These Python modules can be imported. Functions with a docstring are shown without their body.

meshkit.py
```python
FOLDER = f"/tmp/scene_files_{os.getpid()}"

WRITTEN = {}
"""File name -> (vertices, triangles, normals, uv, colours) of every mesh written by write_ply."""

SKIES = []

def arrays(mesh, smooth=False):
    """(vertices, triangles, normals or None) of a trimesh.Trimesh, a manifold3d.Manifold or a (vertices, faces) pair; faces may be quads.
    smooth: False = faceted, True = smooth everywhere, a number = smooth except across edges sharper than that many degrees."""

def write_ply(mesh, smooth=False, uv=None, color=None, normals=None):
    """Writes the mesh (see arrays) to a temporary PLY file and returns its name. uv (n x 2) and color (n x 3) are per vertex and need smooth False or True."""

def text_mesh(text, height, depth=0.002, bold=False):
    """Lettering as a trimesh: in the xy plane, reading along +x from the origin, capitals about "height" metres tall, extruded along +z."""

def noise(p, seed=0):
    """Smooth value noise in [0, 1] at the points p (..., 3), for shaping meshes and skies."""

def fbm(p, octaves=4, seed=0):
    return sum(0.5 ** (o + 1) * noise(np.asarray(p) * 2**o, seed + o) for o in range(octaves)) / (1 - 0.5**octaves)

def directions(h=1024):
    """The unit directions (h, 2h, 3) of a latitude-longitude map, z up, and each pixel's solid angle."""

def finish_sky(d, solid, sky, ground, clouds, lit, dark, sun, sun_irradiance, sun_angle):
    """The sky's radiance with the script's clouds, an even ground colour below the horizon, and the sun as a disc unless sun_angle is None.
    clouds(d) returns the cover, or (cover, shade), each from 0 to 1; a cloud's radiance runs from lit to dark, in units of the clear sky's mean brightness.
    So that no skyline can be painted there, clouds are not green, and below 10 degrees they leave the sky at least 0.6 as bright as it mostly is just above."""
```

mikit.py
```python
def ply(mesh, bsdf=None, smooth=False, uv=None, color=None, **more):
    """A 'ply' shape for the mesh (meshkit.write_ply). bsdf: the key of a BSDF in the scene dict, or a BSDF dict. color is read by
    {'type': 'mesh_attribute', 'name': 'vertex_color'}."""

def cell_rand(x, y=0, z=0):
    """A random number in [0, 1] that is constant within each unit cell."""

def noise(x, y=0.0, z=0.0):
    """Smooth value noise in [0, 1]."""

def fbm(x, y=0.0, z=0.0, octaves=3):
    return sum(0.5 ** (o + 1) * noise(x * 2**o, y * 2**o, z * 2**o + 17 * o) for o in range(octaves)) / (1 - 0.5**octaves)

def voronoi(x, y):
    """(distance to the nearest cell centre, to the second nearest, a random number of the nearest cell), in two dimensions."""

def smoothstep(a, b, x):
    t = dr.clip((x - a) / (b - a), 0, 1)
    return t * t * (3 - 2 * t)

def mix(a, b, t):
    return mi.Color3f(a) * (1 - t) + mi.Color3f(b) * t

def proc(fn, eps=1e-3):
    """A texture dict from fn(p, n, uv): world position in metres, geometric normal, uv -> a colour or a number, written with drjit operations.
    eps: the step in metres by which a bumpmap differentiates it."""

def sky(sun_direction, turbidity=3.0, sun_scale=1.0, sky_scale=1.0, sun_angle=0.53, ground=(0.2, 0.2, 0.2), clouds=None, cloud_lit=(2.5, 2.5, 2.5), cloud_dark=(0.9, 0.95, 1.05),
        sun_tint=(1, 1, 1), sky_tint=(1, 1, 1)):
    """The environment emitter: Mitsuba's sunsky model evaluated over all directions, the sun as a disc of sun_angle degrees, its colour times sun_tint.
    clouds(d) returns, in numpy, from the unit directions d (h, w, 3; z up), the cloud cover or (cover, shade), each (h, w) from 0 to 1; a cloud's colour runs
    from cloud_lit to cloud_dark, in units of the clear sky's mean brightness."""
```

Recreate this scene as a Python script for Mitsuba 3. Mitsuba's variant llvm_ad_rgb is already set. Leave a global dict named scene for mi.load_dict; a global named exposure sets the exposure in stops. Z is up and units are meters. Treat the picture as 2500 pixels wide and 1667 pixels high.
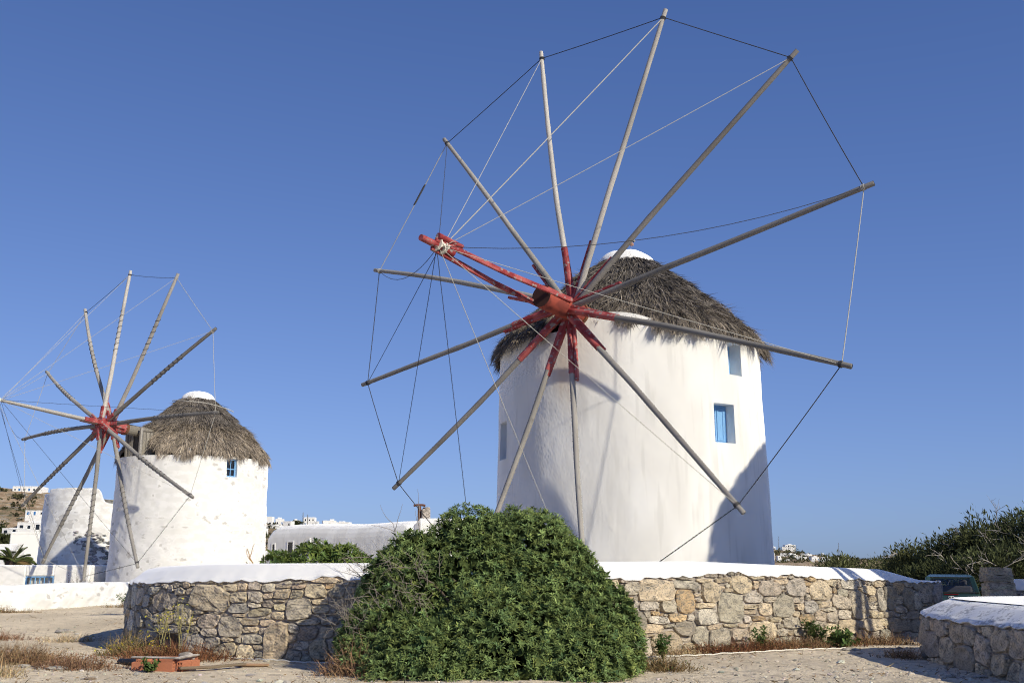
import math, numpy as np, trimesh, mitsuba as mi, mikit, meshkit, drjit as dr
import manifold3d as m3
from scipy.interpolate import CubicSpline
from scipy import ndimage
from mikit import proc, noise, fbm, voronoi, smoothstep, mix, cell_rand
T = mi.ScalarTransform4f
scene, labels = {}, {}
# ---------------------------------------------------------------- camera, sky, exposure
PITCH = math.radians(11.9)
scene['camera'] = {'type': 'perspective', 'fov': 52.23, 'fov_axis': 'x', 'near_clip': 0.1, 'far_clip': 9000.0,
                   'to_world': T().look_at([0, 0, 1.5], [0, math.cos(PITCH), 1.5 + math.sin(PITCH)], [0, 0, 1])}
AZ, EL = math.radians(43.8), math.radians(27.8)
SUN = np.array([math.sin(AZ) * math.cos(EL), -math.cos(AZ) * math.cos(EL), math.sin(EL)])
scene['sky'] = mikit.sky(SUN.tolist(), turbidity=2.3, ground=(0.30, 0.26, 0.21), sun_tint=(.85, 1.0, 1.23), sky_tint=(.59, .66, 1.04))
exposure = 1.85
# ---------------------------------------------------------------- bookkeeping
V = lambda *a: np.array(a, float)
count = {}
def numbered(k):
    n = count.get(k, 0); count[k] = n + 1
    return k if n == 0 else '%s_%03d' % (k, n)
def note(k, label=None, cat=None, group=None, kind=None):
    d = labels.setdefault(k, {})
    for a, b in (('label', label), ('category', cat), ('group', group), ('kind', kind)):
        if b: d[a] = b
def thing(name, label, cat, group=None):
    k = numbered(name); note(k, label, cat, group); return k
def put(key, mesh, bsdf, smooth=False, color=None, **kw):
    scene[key] = mikit.ply(mesh, bsdf, smooth=smooth, color=color, **kw); return key
def part(parent, name, mesh, bsdf, smooth=False, color=None, label=None, kind=None, **kw):
    k = numbered(parent + '__' + name); put(k, mesh, bsdf, smooth, color, **kw)
    if label or kind: note(k, label, kind=kind)
    return k
def solo(name, label, cat, mesh, bsdf, smooth=False, color=None, group=None, kind=None):
    k = numbered(name); put(k, mesh, bsdf, smooth, color); note(k, label, cat, group, kind); return k
# ---------------------------------------------------------------- mesh helpers
def unit(v): v = np.asarray(v, float); return v / np.maximum(np.linalg.norm(v, axis=-1, keepdims=True), 1e-12)
def join(parts):
    vs, fs, n = [], [], 0
    for v, f in parts:
        vs.append(v); fs.append(f + n); n += len(v)
    return np.vstack(vs), np.vstack(fs)
def tri(m): return np.array(m.vertices), np.array(m.faces)
def tube(pts, rad, n=8, cap=True, jag=0.0, rng=None):
    pts = np.asarray(pts, float); k = len(pts); rad = np.broadcast_to(np.asarray(rad, float), (k,))
    t = unit(np.gradient(pts, axis=0)); a = np.cross(t[0], [0, 0, 1.0] if abs(t[0][2]) < .9 else [1.0, 0, 0]); a = unit(a)
    ang = np.arange(n) * 2 * np.pi / n; rings = []
    for i in range(k):
        a = unit(a - t[i] * (a @ t[i])); b = np.cross(t[i], a)
        r = rad[i] * (1 + (jag * rng.normal(size=n) if jag else 0))
        rings.append(pts[i] + (np.cos(ang) * r)[:, None] * a + (np.sin(ang) * r)[:, None] * b)
    v = np.vstack(rings); i, j = np.meshgrid(np.arange(k - 1), np.arange(n), indexing='ij')
    p, q = (i * n + j).ravel(), (i * n + (j + 1) % n).ravel()
    f = np.vstack([np.stack([p, q, q + n], 1), np.stack([p, q + n, p + n], 1)])
    if cap:
        v = np.vstack([v, pts[0] - t[0] * 1e-4, pts[-1] + t[-1] * 1e-4]); c0, c1 = len(v) - 2, len(v) - 1; j = np.arange(n)
        f = np.vstack([f, np.stack([(j + 1) % n, j, j * 0 + c0], 1), np.stack([j + (k - 1) * n, (j + 1) % n + (k - 1) * n, j * 0 + c1], 1)])
    return v, f
def beam(p0, p1, w, h, up=(0, 0, 1), bev=.012):
    p0, p1 = V(*p0), V(*p1); d = p1 - p0; L = np.linalg.norm(d); d = d / L; up = V(*up); up = up if np.linalg.norm(np.cross(d, up)) > .05 else (V(1, 0, 0) if abs(d[0]) < .9 else V(0, 1, 0)); s = unit(np.cross(d, up)); u = np.cross(s, d); P = []
    for x, xb in ((0, bev), (L, -bev)):
        for sy in (-1, 1):
            for sz in (-1, 1):
                P += [p0 + d * (x + xb) + s * sy * w / 2 + u * sz * (h / 2 - bev), p0 + d * (x + xb) + s * sy * (w / 2 - bev) + u * sz * h / 2, p0 + d * x + s * sy * (w / 2 - bev) + u * sz * (h / 2 - bev)]
    return tri(trimesh.convex.convex_hull(np.array(P)))
def block(cx, cy, z0, sx, sy, sz, rot=0.0, bev=.02):
    v, f = beam((-sx / 2, 0, sz / 2), (sx / 2, 0, sz / 2), sy, sz, bev=bev); c, s = math.cos(rot), math.sin(rot)
    return np.stack([v[:, 0] * c - v[:, 1] * s + cx, v[:, 0] * s + v[:, 1] * c + cy, v[:, 2] + z0], 1), f
def grid(fn, us, vs):
    U, W_ = np.meshgrid(us, vs, indexing='ij'); v = fn(U.ravel(), W_.ravel()); a, b = len(us), len(vs)
    i, j = np.meshgrid(np.arange(a - 1), np.arange(b - 1), indexing='ij'); p = (i * b + j).ravel()
    return v, np.vstack([np.stack([p, p + b, p + b + 1], 1), np.stack([p, p + b + 1, p + 1], 1)])
def leaves(base, axis, side, ln, wd, fold=.25, droop=.15, col=None, slim=.45):
    """Many leaves in one mesh: base points, unit directions, side vectors, lengths and widths. Five vertices and four triangles each."""
    axis, side = unit(axis), unit(side - axis * (side * axis).sum(1, keepdims=True)); nrm = np.cross(axis, side); L = ln[:, None]; Wd = wd[:, None] / 2
    mid = base + axis * L * slim; n = len(base)
    v = np.stack([base, mid + side * Wd + nrm * Wd * fold, mid, mid - side * Wd + nrm * Wd * fold, base + axis * L * (1 - droop * .3) - V(0, 0, 1) * L * droop], 1).reshape(-1, 3)
    f = (np.array([[0, 2, 1], [0, 3, 2], [1, 2, 4], [2, 3, 4]])[None] + 5 * np.arange(n)[:, None, None]).reshape(-1, 3)
    return (v, f) if col is None else (v, f, np.repeat(col, 5, axis=0))
def blades(base, axis, ln, wd, rng, bend=.3, segs=2):
    """Thin grass or straw blades: two-segment tapering strips."""
    n = len(base); axis = unit(axis); side = unit(np.cross(axis, unit(rng.normal(size=(n, 3))))); L, Wd = ln[:, None], wd[:, None] / 2
    off = unit(rng.normal(size=(n, 3))) * L * bend
    p1 = base + axis * L * .5 + off * .25; p2 = base + axis * L + off
    v = np.stack([base - side * Wd, base + side * Wd, p1 - side * Wd * .8, p1 + side * Wd * .8, p2], 1).reshape(-1, 3)
    f = (np.array([[0, 1, 3], [0, 3, 2], [2, 3, 4]])[None] + 5 * np.arange(n)[:, None, None]).reshape(-1, 3)
    return v, f
def rope(a, b, r=.013, sag=0.0, n=5):
    t = np.linspace(0, 1, 14 if sag else 4)[:, None]; p = a + (b - a) * t; p[:, 2] -= (sag * 4 * t * (1 - t))[:, 0]
    return tube(p, r, n)
def jitter(n, base, rng, amt=.18, hue=.04):
    return np.clip(np.asarray(base) * (1 + amt * rng.normal(size=(n, 1))) * (1 + hue * rng.normal(size=(n, 3))), .004, .9)
# ---------------------------------------------------------------- materials
def rgb(*c): return {'type': 'rgb', 'value': list(c)}
def mat(name, base, rough=.85, spec=.25, two=True, bump=None, bscale=1.0, **kw):
    b = {'type': 'principled', 'base_color': base, 'roughness': rough, 'specular': spec, **kw}
    if bump is not None: b = {'type': 'bumpmap', 'arbitrary': bump, 'scale': bscale, 'bsdf': b}
    scene[name] = {'type': 'twosided', 'bsdf': b} if two else b
VC = {'type': 'mesh_attribute', 'name': 'vertex_color'}
mat('m_vertex', VC, .9, .15)
mat('m_wood', VC, .8, .2)
scene['m_leaf'] = {'type': 'principledthin', 'base_color': VC, 'roughness': .42, 'diff_trans': .45, 'spec_trans': 0.0, 'eta': 1.4}
scene['m_straw'] = {'type': 'twosided', 'bsdf': {'type': 'principled', 'base_color': VC, 'roughness': .75, 'specular': .2}}
def plaster_bump(p, n, uv): return .010 * noise(p.x * 4.5, p.y * 4.5, p.z * 2.6) + .0045 * noise(p.x * 26, p.y * 26, p.z * 14)
def clean_plaster(p, n, uv):
    m = noise(p.x * 2.1, p.y * 2.1, p.z * .7); s = fbm(p.x * 9, p.y * 9, p.z * .8, 2)
    c = mix((.77, .755, .72), (.84, .83, .80), smoothstep(.3, .7, m)); c = mix(c, (.66, .645, .61), .55 * smoothstep(.55, .8, s))
    d = dr.sqrt(dr.square((p.x - 1.25) / .34) + dr.square((p.y - 24.3) / 1.2) + dr.square((p.z - 5.95) / 1.0))         # grease run below the shaft
    st = s
    return mix(c, (.56, .43, .30), .5 * smoothstep(1.15, .1, d + .9 * (st - .5)))
mat('m_plaster', proc(clean_plaster), .9, .15, bump=proc(plaster_bump, 4e-3))
def old_plaster(p, n, uv):
    a = noise(p.x * .8, p.y * .8, p.z * .9 + 3); b = fbm(p.x * 4, p.y * 4, p.z * 5 + 9, 3)
    c = mix((.78, .77, .74), (.86, .85, .83), smoothstep(.35, .65, b))
    c = mix(c, (.62, .60, .56), .5 * smoothstep(.56, .66, b) * smoothstep(.35, .6, a))
    return mix(c, (.46, .44, .41), .65 * smoothstep(.70, .76, b + .22 * (a - .5)))
mat('m_old_plaster', proc(old_plaster), .95, .1)
def rough_plaster(p, n, uv):
    b = fbm(p.x * 3, p.y * 3, p.z * 4 + 9, 3); a = noise(p.x * .9 + 5, p.y * .9, p.z * 1.3)
    c = mix((.74, .72, .68), (.85, .84, .81), smoothstep(.35, .6, b))
    return mix(c, (.45, .43, .40), .7 * smoothstep(.62, .68, .45 * a + .55 * b))
mat('m_rough_plaster', proc(rough_plaster), .95, .1)
mat('m_coping', rgb(.83, .82, .80), .9, .15)
def worn_coping(p, n, uv):
    b = fbm(p.x * 22, p.y * 22, p.z * 22, 2); a = noise(p.x * 3, p.y * 3, p.z * 3)
    return mix((.78, .77, .75), (.36, .36, .36), .85 * smoothstep(.50, .66, b * .7 + a * .3))
mat('m_worn_coping', proc(worn_coping), .95, .1)
def speck(p, n, uv): return .55 * smoothstep(.45, .75, noise(p.x * 48, p.y * 48, p.z * 48)) + .40 * smoothstep(.5, .75, noise(p.x * 11, p.y * 11, p.z * 11))
def stone_bump(p, n, uv): return .035 * noise(p.x * 9, p.y * 9, p.z * 12) + .014 * noise(p.x * 38, p.y * 38, p.z * 38)
scene['m_stone'] = {'type': 'twosided', 'bsdf': {'type': 'bumpmap', 'arbitrary': proc(stone_bump, 3e-3), 'scale': 1.0, 'bsdf': {
    'type': 'blendbsdf', 'weight': proc(speck), 'a': {'type': 'principled', 'base_color': VC, 'roughness': .9, 'specular': .2},
    'b': {'type': 'principled', 'base_color': rgb(.15, .14, .125), 'roughness': .9, 'specular': .2}}}}
def mortar_col(p, n, uv): return mix((.24, .21, .18), (.46, .41, .36), smoothstep(.3, .7, fbm(p.x * 14, p.y * 14, p.z * 14, 2)))
mat('m_mortar', proc(mortar_col), .95, .1)
def ground_col(p, n, uv):
    a = noise(p.x * .6, p.y * .6); b = fbm(p.x * 5, p.y * 5, 2, 3); g = noise(p.x * 42, p.y * 42, 0)
    c = mix((.41, .345, .255), (.555, .475, .36), smoothstep(.3, .7, a * .4 + b * .6))
    c = mix(c, (.21, .175, .135), .5 * smoothstep(.6, .75, b)); c = mix(c, (.52, .47, .40), .6 * smoothstep(.72, .9, g))
    far = smoothstep(70, 160, p.y)
    return mix(c, mix((.24, .17, .10), (.13, .13, .06), smoothstep(.45, .6, a)), far)
mat('m_ground', proc(ground_col), .95, .1, bump=proc(lambda p, n, uv: .035 * noise(p.x * 8, p.y * 8) + .016 * noise(p.x * 34, p.y * 34), 4e-3))
def hill_col(p, n, uv):
    a = fbm(p.x * .05, p.y * .05, p.z * .2, 2); b = fbm(p.x * .35, p.y * .35, p.z * .8, 2)
    c = mix((.20, .14, .09), (.34, .26, .175), smoothstep(.3, .7, b)); c = mix(c, (.085, .08, .045), .85 * smoothstep(.53, .60, a * .5 + b * .5))
    return mix(c, (.34, .31, .28), .8 * smoothstep(.66, .72, b))
mat('m_hill', proc(hill_col), .95, .1)
def red_col(p, n, uv):
    a = fbm(p.x * 13, p.y * 13, p.z * 13, 2); c = mix((.25, .030, .032), (.42, .10, .095), smoothstep(.25, .8, noise(p.x * 5, p.y * 5, p.z * 5)))
    return mix(c, (.30, .26, .245), .85 * smoothstep(.62, .70, a))
mat('m_red', proc(red_col), .6, .35)
def hub_col(p, n, uv): return mix((.36, .075, .05), (.22, .05, .038), smoothstep(.35, .65, noise(p.x * 7, p.y * 7, p.z * 7)))
mat('m_hub', proc(hub_col), .75, .3)
for nm, c, r in (('m_blue', (.19, .39, .66), .5), ('m_blue_dark', (.05, .17, .42), .5), ('m_dark', (.012, .012, .014), .6), ('m_soot', (.05, .022, .018), .9), ('m_white', (.82, .81, .79), .9), ('m_far_white', (.80, .79, .77), .95),
                 ('m_far_grey', (.50, .53, .56), .9), ('m_rope_dark', (.05, .05, .055), .8), ('m_rope', (.46, .44, .39), .9), ('m_hose', (.72, .68, .60), .6), ('m_pipe', (.022, .022, .025), .5), ('m_brick', (.44, .17, .095), .9),
                 ('m_rust', (.16, .07, .04), .8), ('m_pole', (.16, .15, .14), .6), ('m_car_green', (.018, .045, .042), .25), ('m_car_blue', (.02, .055, .20), .25), ('m_rubber', (.02, .02, .02), .8), ('m_seat', (.05, .05, .055), .9), ('m_lamp_red', (.12, .008, .008), .2), ('m_chrome', (.75, .75, .76), .25), ('m_cloth', (.62, .58, .50), .95)):
    mat(nm, rgb(*c), r, .3, **({'clearcoat': 1.0, 'clearcoat_gloss': .95} if 'car' in nm else {}))
scene['m_glass'] = {'type': 'thindielectric', 'int_ior': 1.5}
scene['m_pane'] = {'type': 'principled', 'base_color': rgb(.012, .014, .018), 'roughness': .08, 'specular': .6}
def flat(v, c): return np.broadcast_to(np.asarray(c, float), (len(v[0]) if isinstance(v, tuple) else len(v), 3)).copy()
# ---------------------------------------------------------------- ground and hills
def zg(x, y):
    x, y = np.asarray(x, float), np.asarray(y, float)
    P = np.stack([x, y, x * 0], -1); z = .07 * (meshkit.fbm(P * .35, 3, 3) - .5) + .03 * (meshkit.fbm(P * 1.7, 2, 5) - .5)
    z = z + .06 * np.exp(-((x + 7.0) / 2.0) ** 2 - ((y - 16) / 1.6) ** 2)                       # low bank with the dry brush
    dip = np.clip((y - 25) / 6, 0, 1) * np.clip((x - 8) / 4, 0, 1)
    return z - .36 * dip * dip * (3 - 2 * dip)
def spaced(lo, hi, step, far):
    a = np.arange(lo, hi + 1e-6, step); g = [a[-1]]
    while g[-1] < far: g.append(g[-1] + (g[-1] - a[-1] + step) * .35 + step)
    b = [a[0]]
    while b[-1] > -far: b.append(b[-1] - ((a[0] - b[-1]) + step) * .35 - step)
    return np.r_[b[:0:-1], a, g[1:]]
def gfn(x, y):
    z = zg(x, y); return np.stack([x, y, z - 2.5 * np.clip((np.hypot(x, y) - 60) / 200, 0, 1) ** 1.2], 1)
put('ground', grid(gfn, spaced(-20, 20, .14, 4000), spaced(9, 44, .14, 4000)), 'm_ground', True); note('ground', 'pale sandy ground with small stones', kind='structure')
def prof(y, pts): return np.interp(y, [p[0] for p in pts], [p[1] for p in pts])
KL, KM, KR = 1.6, 2.0, 1.5
def zL(x, y): return 1.5 + KL * (prof(y / KL, ((60, -2.5), (90, -.6), (225, 6.2), (330, 14.5), (400, 28), (425, 33), (470, 33), (620, 10), (800, -10))) * np.exp(-((x / KL + 265) / 190) ** 2) - .5) + 1.6 * (meshkit.fbm(np.stack([x * .06, y * .06, x * 0], -1), 4, 2) - .5)
def zM(x, y): return 1.5 + KM * (prof(y / KM, ((150, -3), (250, 2), (300, 6.5), (330, 10), (380, 12.8), (410, 13.4), (500, 8), (700, -6))) * np.exp(-((x / KM + 82) / 60) ** 4) - .5) + .8 * (meshkit.fbm(np.stack([x * .06, y * .06, x * 0], -1), 3, 4) - .5)
def zR(x, y): return 1.5 + KR * (prof(y / KR, ((650, -3), (780, -.6), (850, 1.3), (900, 4.6), (1000, 11.6), (1060, 11.6), (1300, -3))) * np.exp(-np.clip((x / KR - 232) / 66, -.3, 9) ** 2)) + .9 * (meshkit.fbm(np.stack([x * .04, y * .04, x * 0], -1), 3, 6) - .5)
for nm, fn, k, xs, ys, lab in (('hill', zL, KL, np.linspace(-560, -80, 140), np.linspace(60, 800, 150), 'brown rocky hillside behind the left windmill'),
                               ('hill_001', zM, KM, np.linspace(-190, 10, 80), np.linspace(150, 700, 90), 'hillside under the white village'),
                               ('hill_002', zR, KR, np.linspace(120, 440, 80), np.linspace(650, 1300, 60), 'low brown hill beyond the right end of the wall')):
    put(nm, grid(lambda a, b: np.stack([a, b, fn(a, b)], 1), xs * k, ys * k), 'm_hill', True); note(nm, lab, kind='structure')
# ---------------------------------------------------------------- dry stone walls
PAL = {'t': (.55, .45, .315), 'g': (.475, .415, .325), 'w': (.59, .53, .435), 'o': (.52, .38, .22), 'p': (.51, .42, .32), 'd': (.37, .32, .25), 'b': (.42, .385, .33)}
def pack(Lw, Hf, seeds, rng, r0, rmin, aspect=1.5, keep_out=()):
    """Fills the wall face (u, z) with stones: given seeds first, then the largest gaps in turn. Returns convex outlines in metres."""
    res = .0125; nu, nz = int(Lw / res), int(1.5 / res); zc = (np.arange(nz) + .5) * res; uc = (np.arange(nu) + .5) * res
    inside = zc[None, :] < (Hf(uc)[:, None] - .01); best = np.full((nu, nz), 9.0); lab = np.full((nu, nz), -1); info = []
    for (u0, u1, z0, z1) in keep_out: inside[int(u0 / res):int(u1 / res), int(max(z0, 0) / res):int(z1 / res)] = False
    def stamp(u, z, a, b, rot, c, lim=1.22):
        m = int(max(a, b) / res) + 4; i0, j0 = int(u / res), int(z / res); si, sj = slice(max(i0 - m, 0), min(i0 + m, nu)), slice(max(j0 - m, 0), min(j0 + m, nz))
        if si.stop <= si.start or sj.stop <= sj.start: return
        du, dz = uc[si][:, None] - u, zc[sj][None, :] - z; cs, sn = math.cos(rot), math.sin(rot); x, y = du * cs + dz * sn, -du * sn + dz * cs
        sk = rng.normal() * .18; d = (np.abs((x + sk * y) / a) ** 4.5 + np.abs(y / b) ** 4.5) ** (1 / 4.5)
        m_ = (d < lim) & (d < best[si, sj]) & inside[si, sj]; best[si, sj][m_] = d[m_]; lab[si, sj][m_] = len(info); info.append((u, z, c))
    for s in seeds: stamp(s[0], s[1], s[2] * .50, s[3] * .51, rng.normal() * .07, s[4])
    lim = r0
    while lim > rmin:
        for _ in range(3):
            e = ndimage.distance_transform_edt(np.pad((lab < 0) & inside, 1))[1:-1, 1:-1] * res; cand = np.argwhere(e > lim * .8)
            rng.shuffle(cand); used = []
            for i, j in cand[:4000]:
                if any(abs(i - a) * res < q * 2.4 * aspect and abs(j - b) * res < q * 2.2 for a, b, q in used): continue
                q = min(e[i, j], r0 * 1.25); used.append((i, j, q)); asp = aspect * rng.uniform(.75, 1.35)
                stamp(uc[i], zc[j], q * asp * 1.02, q * 1.05, rng.normal() * .12, rng.choice(list('tttgggwopdbg')))
        lim *= .72
    out = []
    for k, sl in enumerate(ndimage.find_objects(lab + 1, max_label=len(info))):
        if sl is None: continue
        msk = lab[sl] == k; ij = np.argwhere(msk & ~ndimage.binary_erosion(msk))
        if len(ij) < 5: continue
        pts = (ij + [sl[0].start + .5, sl[1].start + .5]) * res + rng.normal(size=ij.shape) * .002
        try: hull = trimesh.path.polygons.Polygon(pts).convex_hull.buffer(-.007).simplify(.012)
        except Exception: continue
        if hull.is_empty or hull.geom_type != 'Polygon' or hull.area < .0006: continue
        out.append((hull, info[k][2]))
    return out
def stone_mesh(poly, surf, rng, depth=.03, n=12):
    cr = np.array([poly.exterior.project(trimesh.path.polygons.Point(q), normalized=True) for q in poly.exterior.coords[:-1]]) if hasattr(trimesh.path.polygons, 'Point') else np.zeros(0); cr = cr[:n]; rest = (np.arange(n - len(cr)) + .37) / max(n - len(cr), 1); ts = np.sort(np.r_[cr, rest]); ring = np.array([poly.exterior.interpolate(t, normalized=True).coords[0] for t in ts]); c = ring.mean(0); sc = math.sqrt(poly.area)
    d0 = depth * rng.uniform(.6, 1.6) + .03 * min(sc, .5); tilt = rng.normal(size=2) * .07; lay = []
    for k, (s, d) in enumerate(((1.0, -.09), (1.0, d0 * .62), (.92, d0 * .99), (.5, d0 * 1.03))):
        q = c + (ring - c) * (s + (rng.normal(size=(n, 1)) * .035 if k > 1 else 0)); dd = d + (((q - c) @ tilt + rng.normal(size=n) * .16 * d0) if k > 1 else 0)
        lay.append(np.c_[q, np.broadcast_to(dd, (n,))])
    lay.append(np.r_[c, d0 * 1.05 + rng.normal() * .006][None]); v = np.vstack(lay); f = []; j = np.arange(n)
    for k in range(3):
        p, q = k * n + j, k * n + (j + 1) % n; f += [np.stack([p, q, q + n], 1), np.stack([p, q + n, p + n], 1)]
    f.append(np.stack([3 * n + j, 3 * n + (j + 1) % n, j * 0 + 4 * n], 1)); return surf(v[:, 0], v[:, 1], v[:, 2]), np.vstack(f)
class Curve:
    def __init__(s, P):
        P = np.array(P, float); d = np.r_[0, np.cumsum(np.hypot(*np.diff(P, axis=0).T))]; s.f, s.L = CubicSpline(d, P), d[-1]
    def at(s, u, z, d, batter=.03):
        p, t = s.f(u), unit(s.f(u, 1)); q = p + np.stack([t[:, 1], -t[:, 0]], 1) * (d - batter * z)[:, None]; return np.c_[q, zg(q[:, 0], q[:, 1]) * 0 + z - .03]
def stone_wall(key, curve, Hf, seeds, rng, r0, rmin, limit, vis, coping, coping_mat, niche=(), aspect=1.5):
    surf = lambda u, z, d: curve.at(u, z, d)
    us = np.linspace(0, curve.L, int(curve.L / .06))
    def core(u, t):
        z = t * Hf(u); d = -.012 + .03 * (meshkit.fbm(np.stack([u * 9, z * 9, u * 0], -1), 2, 8) - .5)
        for (u0, u1, z0, z1) in niche: d = d - .55 * ((u > u0) & (u < u1) & (z < z1 - .25 * ((u - u0) / (u1 - u0) - .5) ** 2))
        return curve.at(u, z, d)
    part(key, 'mortar', grid(core, us, np.linspace(-.12, 1, 30)), 'm_mortar', True, kind='stuff')
    st = pack(curve.L, Hf, seeds, rng, r0, rmin, aspect, niche); st = [(p, c, p.area * (1 if vis(p.centroid.x) else 1e-3)) for p, c in st]; st.sort(key=lambda s: -s[2]); rest, rc = [], []
    for i, (p, c, a) in enumerate(st):
        v, f = stone_mesh(p, surf, rng); col = np.clip(jitter(1, PAL[c], rng, .13, .012) * (1 + .09 * rng.normal(size=(len(v), 1))), .03, .8)
        if i < limit and a > .004: part(key, 'stone', (v, f), 'm_stone', False, col)
        else: rest.append((v, f)); rc.append(col)
    part(key, 'small_stone', join(rest), 'm_stone', False, np.vstack(rc), kind='stuff')
    part(key, 'coping', coping, coping_mat, True)
rng = np.random.default_rng(11)
main = Curve([(-7.1, 24.4), (-7.5, 23.1), (-7.52, 21.7), (-7.12, 19.95), (-6.05, 18.05), (-4.5, 17.0), (-2.8, 16.66), (-1, 16.65), (.7, 17.05), (2.3, 17.9), (4.0, 19.0), (5.6, 20.12), (7.0, 21.05), (8.1, 21.75), (9.0, 22.6), (9.3, 23.6)])
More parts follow.
